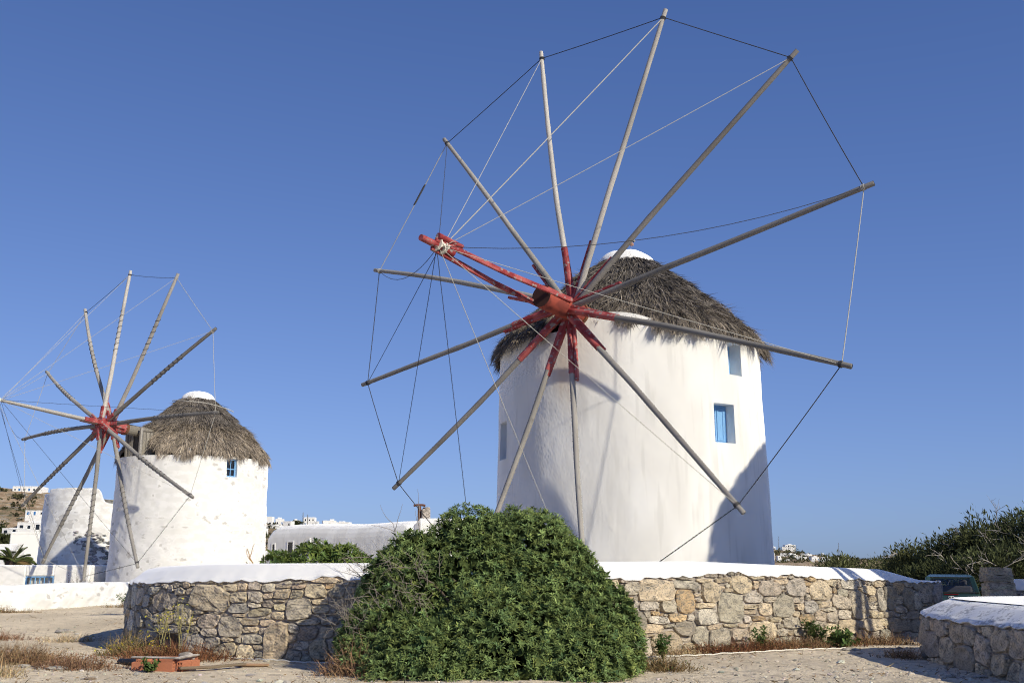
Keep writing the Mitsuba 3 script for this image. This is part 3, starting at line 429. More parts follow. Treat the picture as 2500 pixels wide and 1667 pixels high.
# the roofless tower behind it
rng = np.random.default_rng(21); CC = V(-24.4, 63.4)
def ctower(u, t):
    ru = 5.62 - .85 / (1 + np.exp(-(u - .30) * 40)) * (u < 1.5) - .25 * (u < -.75) + .10 * (meshkit.fbm(np.stack([u * 5, u * 0, u * 0], -1), 3, 2) - .5)
    k = t * 14; z = np.where(k <= 12, -.1 + (ru + .1) * k / 12, ru - .02 * (k - 12)); r = np.where(k <= 12, 3.52 - .025 * z, 3.4 - .32 * (k - 12))
    w = .20 * (meshkit.fbm(np.stack([np.sin(u) * 3, np.cos(u) * 3, z * 1.0], -1), 4, 9) - .5); return np.stack([CC[0] + (r + w) * np.sin(u), CC[1] - (r + w) * np.cos(u), z], 1)
tw = grid(ctower, np.linspace(-np.pi, np.pi, 200), np.linspace(0, 1, 85)); ck = thing('ruined_mill_tower', 'roofless whitewashed round tower standing behind the left windmill', 'tower'); part(ck, 'wall', tw, 'm_rough_plaster', True)
SP = [];
for _ in range(170):
    u = rng.uniform(-.1, .62); z = rng.uniform(.9, 3.3) ; r = 3.52 - .025 * z; w, hh = rng.uniform(.07, .2), rng.uniform(.04, .10)
    if meshkit.noise(V(u * 6, z * 1.4, 0)[None], 3)[0] < .42 - .35 * u: continue
    b = trimesh.creation.icosphere(1, 1.0).vertices * [w, .10, hh] * (1 + .15 * rng.normal(size=(42, 1))); F = local(V(CC[0] + r * math.sin(u), CC[1] - r * math.cos(u), z), u); SP.append(F((b, trimesh.creation.icosphere(1, 1.0).faces)))
sv, sf = join(SP); part(ck, 'bare_stone', (sv, sf), 'm_stone', False, np.repeat(jitter(len(SP), (.36, .35, .34), rng, .25), 42, axis=0), kind='stuff')
# the windmill beside the camera that throws its shade on the right end of the wall
rng = np.random.default_rng(31); CD = V(13.9, 18.9)
D = thing('windmill', 'white windmill with dark conical thatch just outside the right edge of the picture', 'windmill'); mD, _ = tower_mesh(CD, 3.05, 3.0, -.5, 7.5, [], .05, 13); part(D, 'tower', mD, 'm_plaster', 28)
thatch(D, CD, [(.5, 9.75), (1.3, 9.15), (2.1, 8.45), (2.8, 7.7), (3.1, 7.25)], 500, rng, colsA, 0, .1, 0, lw=(.6, .05)); part(D, 'roof_cap', cap_mesh(CD, .72, 9.55, .4), 'm_white', True)
nD = V(-.62588, -.77290, .10453); HD = V(CD[0] + nD[0] * 3.7, CD[1] + nD[1] * 3.7, 6.3); aD = unit(np.cross(nD, [0, 0, 1.0])); bD = unit(np.cross(aD, nD)); part(D, 'shaft', tube([HD - nD * 1.5, HD + nD * .5], .25, 16), 'm_hub', 40)
for i in range(12):
    d = aD * math.cos(i * math.pi / 6 + .1) + bD * math.sin(i * math.pi / 6 + .1)
    if d[2] > -.55: continue
    v, f = tube([HD + d * .2 + nD * (.1 * (i % 3)), HD + d * 2.9], [.085, .07], 8); part(D, 'spoke', (v, f), 'm_wood', True, flat(v, (.3, .28, .26)))

# ---------------------------------------------------------------- white walls and buildings
rng = np.random.default_rng(41)
def lumpy(fn, us, vs, amp, seed, sc=2.0):
    def g(u, t):
        p, nrm = fn(u, t); return p + nrm * (amp * (meshkit.fbm(p * sc, 4, seed) - .5))[:, None]
    return grid(g, us, vs)
WP = Curve([(-21.5, 26.0), (-18.6, 28.6), (-16.6, 31.2), (-15.3, 34.0), (-14.3, 37.0), (-13.5, 40.0), (-13.0, 43.0)])
def wwall(u, t):
    X = np.array([-.1, .04, .03, -.02, -.12, -.3, -.45, -.5]); Z = np.array([-.15, 0.0, .45, .80, .97, 1.0, .8, -.15]); k = np.linspace(0, 1, 8); top = .80 + .06 * (meshkit.noise(np.stack([u * .8, u * 0, u * 0], -1), 2) - .5)
    d, z = np.interp(t, k, X), np.interp(t, k, Z) * top; p, tg = WP.f(u), unit(WP.f(u, 1)); nn = np.stack([tg[:, 1], -tg[:, 0], tg[:, 0] * 0], 1); q = np.c_[p, z] + nn * d[:, None]; return q, nn
solo('low_wall', 'lumpy low whitewashed wall behind the sandy yard at the left edge', 'wall', lumpy(wwall, np.linspace(0, WP.L, 240), np.linspace(0, 1, 60), .20, 3, 2.4), 'm_old_plaster', True)
gk = thing('low_house', 'low white flat roofed house front with a blue barred window before the roofless tower', 'house')
fg = lambda x0, x1, z0, z1, y, d: beam((x0, y + d / 2, (z0 + z1) / 2), (x1, y + d / 2, (z0 + z1) / 2), d, z1 - z0, bev=.05)
part(gk, 'wall', join([fg(-30, -22.25, -.4, 1.35, 48.9, 5), fg(-22.25, -20.95, .86, 1.35, 48.9, 5), fg(-22.25, -20.95, -.4, .34, 48.9, 5), fg(-20.95, -19.3, -.4, 1.35, 48.9, 5), fg(-19.3, -18.0, -.4, 1.28, 51.2, 3)]), 'm_old_plaster')
F = lambda vf: (vf[0] + V(-21.6, 48.95, .6), vf[1]); P = [beam((x, .05, -.26), (x, .05, .26), .07, .08, (0, 1, 0)) for x in (-.62, .62)] + [beam((-.6, .05, z), (.6, .05, z), .08, .07) for z in (-.23, .23)] + [beam((x, .05, -.2), (x, .05, .2), .045, .05, (0, 1, 0)) for x in (-.42, -.21, 0, .21, .42)]
wk = part(gk, 'window', F(join(P)), 'm_blue', label='blue window with upright bars'); part(wk, 'pane', F(beam((-.6, .22, 0), (.6, .22, 0), .02, .5)), 'm_cloth')
# the rounded white house between the two mills
hd, hn = unit(V(.80, -.60, 0)), unit(V(-.60, -.80, 0)); h0 = V(-15.2, 66.2, 0); HL = 11.7
def house_h(u, t):
    X = np.array([0, 0, -.0, -.05, -.22, -.6, -1.3, -2.4, -4.2, -4.6, -4.6]); Z = np.array([-.5, 1.5, 2.9, 3.18, 3.45, 3.62, 3.74, 3.8, 3.6, 3.0, -.5]); k = np.linspace(0, 1, 11); d, z = np.interp(t, k, X), np.interp(t, k, Z)
    e = np.clip(np.minimum(u, HL - u) / .35, 0, 1); z = np.where(z > 2.8, 2.8 + (z - 2.8) * (.35 + .65 * np.sqrt(e)), z); z = z + .05 * np.sin(u * .7) * (z > 2.8); return h0 + hd * u[:, None] + hn * d[:, None] + V(0, 0, 1) * z[:, None]
hk = thing('white_house', 'long white house with softly rounded vaulted roof between the two windmills', 'house'); part(hk, 'wall', grid(house_h, np.r_[0, .1, .25, np.linspace(.5, HL - .5, 40), HL - .25, HL - .1, HL], np.linspace(0, 1, 61)), 'm_plaster', True)
def end_cap(u):
    t = np.linspace(0, 1, 61); v = house_h(np.full(61, u), t); return np.vstack([v, v.mean(0)[None]]), np.array([[i, i + 1, 61] for i in range(60)] + [[60, 0, 61]])
part(hk, 'end_wall', end_cap(0.0), 'm_plaster'); part(hk, 'end_wall', end_cap(HL), 'm_plaster')
def on_h(u, z, w, hh, y=.0, d=.06): return beam(h0 + hd * (u - w / 2) + hn * y + V(0, 0, z), h0 + hd * (u + w / 2) + hn * y + V(0, 0, z), d, hh, bev=.006)
for (u, z, w, hh) in ((2.1, 2.25, .42, .85), (.55, 2.3, .20, .5), (.55, 1.75, .20, .4)):
    k = part(hk, 'window', join([on_h(u - w / 2 - .05, z, .1, hh + .2), on_h(u + w / 2 + .05, z, .1, hh + .2), on_h(u, z + hh / 2 + .05, w, .1), on_h(u, z - hh / 2 - .05, w, .1)]), 'm_white'); part(k, 'pane', on_h(u, z, w, hh, -.0, .03), 'm_pane')
part(hk, 'drain_pipe', tube([h0 + hd * 3.9 + hn * .08 + V(0, 0, z) for z in (1.0, 2.0, 2.9)], .06, 8), 'm_white', True)
ak = thing('white_house', 'sunlit white house end with a rusty pipe chimney half hidden by the big bush', 'house'); part(ak, 'wall', block(-2.6, 55.5, -.3, 5.0, 4.0, 3.95, .12, .25), 'm_plaster')
cx, cy = -4.75, 54.2; part(ak, 'chimney', join([block(cx + .32, cy, 3.6, .42, .42, .55, .3, .04), block(cx + .36, cy, 4.1, .26, .4, .14, .5, .03)]), 'm_mortar')
part(ak, 'pipe_chimney', join([tube([(cx, cy, 3.5), (cx, cy, 4.28)], .085, 10), tube([(cx - .3, cy, 4.32), (cx - .15, cy, 4.35), (cx + .15, cy, 4.35), (cx + .3, cy, 4.32)], .06, 8)]), 'm_rust', 40)
def far_house(label, x, y, z, w, hh, k, rot=0.0, deep=.9, group=None, cols='m_far_white', seed=0, name='hill_house', win=True, levels=None):
    r = np.random.default_rng(seed + 100); x, y, z, w, hh = x * k, y * k, (z - 1.5) * k + 1.5, w * k, hh * k; dp = min(w * deep, 14); t = thing(name, label, 'house', group); cs, sn = math.cos(rot), math.sin(rot); yc = y + dp / 2
    P = [block(x, yc, z - 3, w, dp, hh + 3, rot, .12)]; n = max(1, int(hh / 2.6)) if levels is None else levels
    if w > 5 and r.random() < .7: P.append(block(x + r.uniform(-.2, .2) * w, yc + dp * .2, z + hh, w * r.uniform(.3, .5), dp * .5, min(1.5, .35 * hh), rot, .1))
    part(t, 'wall', join(P), cols)
    q = V(-w / 2, -dp / 2); part(t, 'parapet', join([block(x + (sx * w / 2) * cs + (dp / 2) * sn * 0 - (0) * sn, yc + (sx * w / 2) * sn, z + hh - .05, .25, dp * .98, .4, rot, .05) for sx in (-.97, .97)] + [block(x + (dp / 2 - .1) * sn, yc - (dp / 2 - .1) * cs, z + hh - .05, w * .95, .25, .4, rot, .05)]), cols)
    if win:
        m = max(1, int(w / 2.6))
        for lv in range(n):
            for i in range(m):
                if r.random() < .2: continue
                ww, wh = r.uniform(.8, 1.3), r.uniform(1.0, 1.7); lx = -w / 2 + (i + .5) * w / m + r.uniform(-.2, .2); lz = z + (lv + .45) * hh / n; ly = -dp / 2 - .03
                part(t, 'window', block(x + lx * cs - ly * sn, yc + lx * sn + ly * cs, lz - wh / 2, ww, .12, wh, rot, .03), 'm_pane' if r.random() < .8 else 'm_blue_dark')
    return t
HS = [('white flat roofed house on the skyline of the left hill', -194.1, 420, 28.7, 11.0, 2.1, KL, .1), ('long low house with a row of dark windows below the hilltop', -149.3, 330, 15.7, 5.8, 1.3, KL, .15),
      ('white stepped house among dark trees on the left hillside', -105, 230, 8.2, 5.1, 1.5, KL, .1), ('small white house in front of the stepped one', -104.9, 222, 7.2, 3.6, 1.0, KL, -.1), ('white block house right behind the palm', -55.2, 120, 2.4, 3.9, 2.2, KL, .35), ('plain white house at the left edge behind the palm', -45.2, 92, .2, 3.4, 2.1, KL, .0)]
for i, (lb, *a) in enumerate(HS): far_house(lb, *a, seed=i, levels=1, win=i not in (4, 5))
MS = [(-88.0, 380, 14.3, 3.9, 2.9), (-85.8, 390, 14.3, 3.1, 2.5), (-80.4, 380, 13.8, 3.2, 1.8), (-81.5, 400, 14.8, 2.7, 1.9), (-76.7, 400, 14.7, 4.3, 3.1), (-72.9, 395, 14.4, 1.4, 1.7), (-67.7, 390, 14.0, 4.9, 2.2), (-62.8, 392, 14.1, 5.3, 1.6), (-74.6, 330, 11.2, 5.4, 1.3), (-68.2, 330, 11.1, 5.6, 1.2), (-70.3, 300, 7.5, 1.8, 3.1), (-67.4, 310, 9.6, 3.0, 1.7), (-80.5, 335, 11.3, 4.0, 1.3), (-91, 385, 14.2, 3.0, 2.1)]
ML = ['white cube house at the left end of the village', 'low white house second in the village row', 'small white house with dark windows in the village', 'small white house behind the village row', 'tall white two storey house above the village', 'narrow white annex beside the tall village house', 'long white house right of the tall village house', 'low white house at the right end of the village', 'white terrace house in front of the village', 'white terrace house beneath the long village house', 'narrow white house low on the village slope', 'white house on the slope below the terrace houses', 'white house at the foot of the village row', 'white house half hidden behind the left windmill']
for i, m in enumerate(MS): far_house(ML[i], *m, KM, rot=.25 * math.sin(i * 2.3), seed=20 + i, group='houses of the hillside village', name='village_house')
RS = [(261.6, 1000, 12.6, 9.7, 4.4), (245.5, 1000, 12.6, 3.5, 2.6), (255.3, 1000, 12.6, 3.2, 2.6), (229.6, 900, 6.0, 5.0, 2.4), (236.5, 900, 6.0, 6.0, 2.0), (233.1, 880, 4.0, 4.8, 2.9), (229.4, 850, 2.0, 4.5, 3.7), (246, 900, 5.2, 4.4, 2.4), (251, 900, 5.4, 4.2, 2.2), (241.6, 850, 2.2, 6.5, 2.8), (232.6, 800, .6, 4.2, 2.4), (237.0, 800, .6, 4.0, 2.8), (239.2, 780, 1.6, 3.0, 3.4), (241.4, 770, .6, 3.2, 2.6), (208.5, 850, 2.2, 2.2, 6.0), (210.6, 840, 1.8, 3.0, 4.2), (271.1, 930, 7.0, 2.1, 1.4), (202, 800, .8, 6.0, 1.8), (252.5, 860, 3.4, 4.9, 1.9), (236.0, 860, 2.8, 3.5, 2.3), (214.5, 830, 1.0, 3.0, 2.2), (226, 800, .4, 2.5, 2.1)]
RL_ = ['large white arcaded house on top of the right hill', 'small white house on the hilltop beside the large one', 'white hilltop house left of the large one', 'upper white house on the right hillside, leftmost of the row', 'upper white house on the right hillside, second of the row', 'square white house below the upper row', 'tall white house with dark openings', 'white house right of the upper row', 'white house at the right end of the upper row', 'broad white house low on the right hill', 'lower white house just above the wall coping', 'lower white house with wide front above the wall', 'white house under the radio mast', 'white house nearest the trees', 'tall white house beside the edge of the big windmill', 'stepped white house near the big windmill', 'tiny white house alone on the bare slope', 'long low white house just over the coping', 'white house in the middle of the right slope', 'small white house between the broad ones', 'low white house beyond the windmill edge', 'small white house behind the coping']
for i, m in enumerate(RS): far_house(RL_[i], *m, KR, rot=.3 * math.sin(i * 1.7), seed=60 + i, group='houses on the right hill', name='hill_house')
far_house('small flat roofed house with two tall windows between left windmill and vaulted house', -22.35, 95, -.3, 1.35, 2.4, 1.0, name='small_house', win=False); gk2 = 'small_house'
for x in (-22.72, -22.2): part(gk2, 'window', beam((x - .14, 94.95, 1.45), (x + .14, 94.95, 1.45), .1, .8), 'm_pane')
for lb, x, y, z, hh in (('thin dark radio mast on the right hill', 359, 1170, 5, 17), ('dark pole left on the right hilltop', 371, 1480, 19, 17), ('utility pole beside the tall village house', -158, 800, 29, 9), ('second utility pole beside the tall village house', -154.5, 800, 29, 7.5)):
    solo('mast', lb, 'pole', tube([(x, y, z), (x, y, z + hh)], [.35, .25], 6), 'm_pole')
# stone gate pillar and wall stub at the right
rng = np.random.default_rng(51); pk = thing('stone_pillar', 'square stone gate pillar of big flat stones behind the low right wall', 'pillar')
pc = V(9.42, 20.8); z = .1; part(pk, 'mortar', block(pc[0], pc[1], -.1, .42, .28, 1.33, .0, .02), 'm_mortar')
for hh in (.22, .20, .17, .12, .16, .13, .14, .15):
    P, xs = [], np.sort(np.r_[-.26, rng.uniform(-.1, .1, int(rng.random() < .6)), .26]); zc = z + hh / 2
    for a, b_ in zip(xs[:-1], xs[1:]):
        bx = trimesh.creation.box((b_ - a - .012, .36, hh - .014)).subdivide().subdivide(); v = bx.vertices; v = v + .006 * rng.normal(size=v.shape) + [(a + b_) / 2 + pc[0], pc[1], zc]; v = v + .02 * rng.normal(size=(1, 3)); part(pk, 'stone', (v, bx.faces), 'm_stone', False, jitter(len(v), PAL[rng.choice(list('gdgt'))], rng, .06))
    z += hh
sk = thing('stone_wall', 'short wall stub with bright white coping right of the stone pillar', 'wall'); sw = Curve([(9.75, 21.6), (10.6, 21.3), (11.6, 21.0)])
stone_wall(sk, sw, lambda u: np.full_like(np.asarray(u, float), .95), [], rng, .12, .04, 40, lambda u: True, grid(lambda u, t: sw.at(u, .95 + .24 * np.interp(t, [0, .1, .5, .8, 1], [0, .1, 1, 1, -2]), np.interp(t, [0, .1, .5, .8, 1], [-.05, .03, -.2, -.4, -.45])), np.linspace(0, sw.L, 20), np.linspace(0, 1, 21)), 'm_coping')

# ---------------------------------------------------------------- cars
def car(key, x, y, rot, z0, paint):
    cs, sn = math.cos(rot), math.sin(rot); W2 = .80
    def F(v): v = np.asarray(v, float); return np.stack([v[:, 0] * cs - v[:, 1] * sn + x, v[:, 0] * sn + v[:, 1] * cs + y, v[:, 2] + z0], 1)
    def P(name, vf, m, sm=35, parent=key, **k): return part(parent, name, (F(vf[0]), vf[1]), m, sm, **k)
    # cross sections along the length, nose towards +y: (y, half width, bottom, shoulder height)
    secs = [(-1.95, .70, .38, .78), (-1.90, .77, .30, .88), (-1.6, .80, .24, .93), (-.4, .82, .22, .93), (.8, .81, .22, .90), (1.6, .77, .26, .80), (1.9, .68, .34, .66)]
    rings = []
    for (yy, w, b, s_) in secs: rings.append([(w * .9, yy, b), (w, yy, b + .12), (w + .01, yy, (b + s_) / 2), (w, yy, s_ - .08), (w * .93, yy, s_), (-w * .93, yy, s_), (-w, yy, s_ - .08), (-w - .01, yy, (b + s_) / 2), (-w, yy, b + .12), (-w * .9, yy, b)])
    v = np.array(rings, float).reshape(-1, 3); n = 10; f = []
    for i in range(len(secs) - 1):
        for j in range(n): p, q = i * n + j, i * n + (j + 1) % n; f += [[p, q, q + n], [p, q + n, p + n]]
    for j in range(1, n - 1): f += [[0, j + 1, j], [(len(secs) - 1) * n, (len(secs) - 1) * n + j, (len(secs) - 1) * n + j + 1]]
    P('body', (v, np.array(f)), paint)
    # roof, pillars and glass
    rf = np.array([(-1.50, .60, 1.37), (-1.0, .63, 1.42), (.0, .62, 1.43), (.45, .60, 1.40)]); ro = [[(w, yy, zz - .03), (w * .92, yy, zz), (-w * .92, yy, zz), (-w, yy, zz - .03), (-w * .9, yy, zz - .06), (w * .9, yy, zz - .06)] for yy, w, zz in rf]
    v = np.array(ro).reshape(-1, 3); f = [[i * 6 + j, i * 6 + (j + 1) % 6, i * 6 + 6 + (j + 1) % 6] for i in range(3) for j in range(6)] + [[i * 6 + j, i * 6 + 6 + (j + 1) % 6, i * 6 + 6 + j] for i in range(3) for j in range(6)] + [[0, j, j + 1] for j in range(1, 5)] + [[18, 18 + j, 19 + j] for j in range(1, 5)]
    P('roof', (v, np.array(f)), paint)
    for s in (1, -1):
        P('pillar', beam((s * .60, -1.52, 1.36), (s * .72, -1.86, .90), .13, .10, (0, 1, .3)), paint); P('pillar', beam((s * .58, .46, 1.38), (s * .72, 1.15, .88), .08, .07, (0, 1, .3)), paint); P('pillar', beam((s * .63, -.35, 1.38), (s * .75, -.4, .9), .07, .05, (1, 0, 0)), paint)
        g = np.array([(s * .625, -1.4, 1.35), (s * .62, .4, 1.36), (s * .745, 1.05, .91), (s * .755, -1.75, .91)]); P('window', (g, np.array([[0, 1, 2], [0, 2, 3]])), 'm_glass', False)
        mv = trimesh.creation.icosphere(2, 1.0).vertices * [.10, .06, .07] + [s * .92, .80, .97]; P('mirror', (mv, trimesh.creation.icosphere(2, 1.0).faces), paint, True)
        b = trimesh.creation.icosphere(2, 1.0); lv = b.vertices * [.06, .05, .13] + [s * .74, -1.9, .56]; P('tail_lamp', (lv, b.faces), 'm_lamp_red', True)
        for yy in (-1.25, 1.25):
            th = np.linspace(0, 2 * np.pi, 33); wheel_ = np.stack([np.full(33, s * .72), yy + .22 * np.cos(th), .29 + .22 * np.sin(th)], 1); k = P('wheel', tube(wheel_, .085, 10, False), 'm_rubber', True); hubv = tube([(s * .66, yy, .29), (s * .79, yy, .29)], .17, 20); P('rim', hubv, 'm_chrome', 30, k)
    for (a, b_, nm) in ((((-.58, -1.545, 1.345), (.58, -1.545, 1.345)), ((.69, -1.90, .92), (-.69, -1.90, .92)), 'rear_window'), (((-.57, .50, 1.37), (.57, .50, 1.37)), ((.70, 1.17, .91), (-.70, 1.17, .91)), 'windscreen')):
        P(nm, (np.array([*a, *b_], float), np.array([[0, 1, 2], [0, 2, 3]])), 'm_glass', False)
    P('window_seal', join([beam((-.70, -1.91, .925), (.70, -1.91, .925), .03, .035), beam((-.58, -1.56, 1.35), (.58, -1.56, 1.35), .03, .03)]), 'm_rubber')
    P('brake_lamp', beam((-.20, -1.925, .87), (.20, -1.925, .87), .03, .035), 'm_lamp_red')
    for xx in (-.36, .36):
        k = P('seat', join([beam((xx, .05, .5), (xx, -.12, 1.08), .48, .14, (0, 1, 0), .05)]), 'm_seat'); P('head_rest', beam((xx - .12, -.16, 1.18), (xx + .12, -.16, 1.18), .10, .17, bev=.04), 'm_seat', 35, k)
    P('rear_seat', beam((-.6, -1.0, .85), (.6, -1.0, .85), .16, .5, bev=.05), 'm_seat'); P('rear_mirror', beam((-.1, .55, 1.28), (.1, .55, 1.28), .03, .06), 'm_rubber')
    th = np.linspace(0, 2 * np.pi, 25); P('badge', join([tube(np.stack([.045 * np.cos(th) + o, th * 0 - 1.965, .79 + .03 * np.sin(th)], 1), .009, 6, False) for o in (-.03, .03)]), 'm_chrome', True)
    P('number_plate', beam((-.26, -1.96, .58), (.26, -1.96, .58), .02, .11), 'm_white'); P('bumper', beam((-.76, -1.95, .40), (.76, -1.95, .40), .16, .18, bev=.05), 'm_rubber')
car(thing('parked_car', 'dark green hatchback seen from behind, only its rear window and roof above the wall end', 'car'), 13.7, 33.5, -.39, -.31, 'm_car_green')
car(thing('parked_car', 'blue car at the right edge behind the wall stub', 'car'), 13.35, 25.3, -.55, -.18, 'm_car_blue')

# ---------------------------------------------------------------- plants
def rosettes(cen, nrm, n_leaf, ln, wd, rng, base, amt=.2, spread=.75, droop=.12):
    k = len(cen); rep = lambda a: np.repeat(a, n_leaf, axis=0); ph = rng.uniform(0, 2 * np.pi, (k, 1)) + np.arange(n_leaf)[None] * 2.4 + rng.normal(size=(k, n_leaf)) * .25; el = np.linspace(1.25, .1, n_leaf)[None] * spread + rng.normal(size=(k, n_leaf)) * .15
    nrm = unit(nrm); a = unit(np.cross(nrm, unit(rng.normal(size=(k, 3))))); b = np.cross(nrm, a); A, B, N_ = rep(a), rep(b), rep(nrm); ph, el = ph.reshape(-1, 1), (np.pi / 2 - el.reshape(-1, 1) * 1.0)
    ax = N_ * np.cos(el) + (A * np.cos(ph) + B * np.sin(ph)) * np.sin(el); side = -A * np.sin(ph) + B * np.cos(ph); m = len(ax)
    L = ln * rng.uniform(.65, 1.25, m) * rep(rng.uniform(.75, 1.25, k)); tone = rep(np.exp(amt * rng.normal(size=(k, 1)))); hue = rep(rng.normal(size=(k, 1)))
    col = np.clip(np.asarray(base) * tone * (1 + .14 * rng.normal(size=(m, 1))) * (1 + np.array([.10, .03, -.04]) * hue), .004, .6)
    return leaves(rep(cen) - N_ * .01 + rng.normal(size=(m, 3)) * .006, ax, side, L, wd * L / ln * rng.uniform(.8, 1.2, m), .3, droop, col)
def ellipsoid_pts(ells, n, rng, depth, ground=0.0, lump=.16, seed=1, frq=1.5):
    """Points on and just under the joined surface of several lumpy ellipsoids, with their outward directions."""
    E = np.array(ells, float); area = E[:, 3] * E[:, 4] + E[:, 4] * E[:, 5] + E[:, 3] * E[:, 5]; w = rng.choice(len(E), n, p=area / area.sum()); d = unit(rng.normal(size=(n, 3))); c, r = E[w, :3], E[w, 3:]
    def lum(q): return 1 + lump * 2 * (meshkit.fbm(q * frq, 3, seed) - .5)
    dep = rng.uniform(0, 1, n) ** 2 * depth; p = c + d * r * lum(c + d * r)[:, None]; nr = unit(d / r); p = p - nr * dep[:, None]; keep = p[:, 2] > ground + .02
    for i in range(len(E)):
        q = (p - E[i, :3]) / E[i, 3:]; inn = np.linalg.norm(q, axis=1) < (lum(p) - (depth + .12) / E[i, 3:].min()); keep &= ~(inn & (w != i))
    return p[keep], nr[keep], dep[keep]
def twig(p, d, L, rng, r=.008, gen=2, out=None, kink=.25):
    out = [] if out is None else out; k = 5; pts = [p]; d = unit(d)
    for _ in range(k): d = unit(d + kink * rng.normal(size=3) * .6); pts.append(pts[-1] + d * L / k)
    out.append(tube(pts, np.linspace(r, r * .45, k + 1), 4, False))
    if gen > 0:
        for j in range(2 + int(rng.random() * 2)): twig(pts[rng.integers(2, k + 1)], unit(d + rng.normal(size=3) * .6), L * rng.uniform(.45, .7), rng, r * .6, gen - 1, out, kink)
    return out
rng = np.random.default_rng(61)
bush = thing('bush', 'large dense rounded green bush in front of the stone wall', 'bush')
ELL = [(-.55, 15.75, .8, 1.15, 1.0, 1.52), (.25, 15.7, .75, 1.08, 1.0, 1.55), (.78, 15.55, .75, .66, .85, 1.1), (-1.25, 15.6, .75, .82, .85, 1.08), (-1.7, 15.2, .2, .78, .85, .85), (1.22, 15.2, .1, .66, .85, 1.05), (-.1, 14.8, .0, 1.35, .95, 1.15), (-1.1, 14.7, -.2, 1.1, .95, 1.0), (.85, 14.6, -.2, .85, .9, 1.0), (-1.5, 15.65, .85, .72, .8, 1.08)]
p, nr, dep = ellipsoid_pts(ELL, 31000, rng, .16, 0.0, .19, 4, 2.0); fr = (p - V(0, 9, 1.2)) @ V(0, 1, 0); keep = (nr[:, 1] < .45) | (rng.random(len(p)) < .3)
dead = (np.abs(p[:, 0] + 1.25 - .35 * (p[:, 2] - 1.0)) < .42) & (p[:, 2] > .75) & (p[:, 2] < 1.75) & (meshkit.noise(p * 2.3, 5) > .25); keep &= ~(dead & (rng.random(len(p)) < .55)); p, nr, dep = p[keep], nr[keep], dep[keep]
up = unit(nr * 1.0 + V(0, 0, .75) + .35 * rng.normal(size=nr.shape)); v, f, c = rosettes(p, up, 10, .072, .0175, rng, (.205, .275, .10), .22); part(bush, 'foliage', (v, f), 'm_leaf', False, c, kind='stuff')
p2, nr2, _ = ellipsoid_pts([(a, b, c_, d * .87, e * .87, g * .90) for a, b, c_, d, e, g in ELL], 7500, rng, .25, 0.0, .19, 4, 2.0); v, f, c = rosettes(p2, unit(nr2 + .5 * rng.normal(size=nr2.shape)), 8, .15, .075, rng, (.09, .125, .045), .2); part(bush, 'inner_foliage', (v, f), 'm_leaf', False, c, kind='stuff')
P = []
for i in range(26): a = rng.uniform(0, 2 * np.pi); e = ELL[rng.integers(len(ELL))]; tip = V(*e[:3]) + V(math.cos(a) * e[3], math.sin(a) * e[4], e[5] * .6) * .8; b0 = V(tip[0] * .5, 15.3 + (tip[1] - 15.3) * .4, .0); P.append(tube(CubicSpline([0, .5, 1], np.array([b0, (b0 + tip) / 2 + rng.normal(size=3) * .12, tip]))(np.linspace(0, 1, 9)), np.linspace(.035, .012, 9), 6))
v, f = join(P); part(bush, 'branch', (v, f), 'm_wood', True, flat(v, (.13, .10, .075)), kind='stuff')
P = []
for _ in range(80):
    q = V(rng.uniform(-2.3, -1.0), 0, rng.uniform(.45, 1.5)); q[1] = 14.72 + .15 * rng.normal() + .32 * max(q[2] - .5, 0); q[0] += .30 * (q[2] - 1.0); twig(q, V(-.55, -.45, .75) + .4 * rng.normal(size=3), rng.uniform(.18, .38), rng, .0045, 1, P)
for _ in range(40): twig(V(rng.uniform(-2.3, -1.9), rng.uniform(14.7, 15.3), rng.uniform(.15, .7)), V(-.5, -.2, .9) + .3 * rng.normal(size=3), rng.uniform(.2, .45), rng, .0045, 1, P)
for q, d, L in (((-1.75, 15.6, 1.25), (-.75, .0, .75), .95), ((-1.6, 15.7, 1.45), (-.4, 0, 1), .8), ((-1.85, 15.5, 1.1), (-.9, .2, .5), .8), ((-1.35, 15.7, 1.8), (-.2, 0, 1), .7)): twig(V(*q), V(*d), L * .8, rng, .008, 1, P, .18)
v, f = join(P); part(bush, 'dead_twig', (v, f), 'm_wood', True, jitter(len(v), (.27, .235, .20), rng, .1), label='grey leafless twigs on the left flank of the bush', kind='stuff')
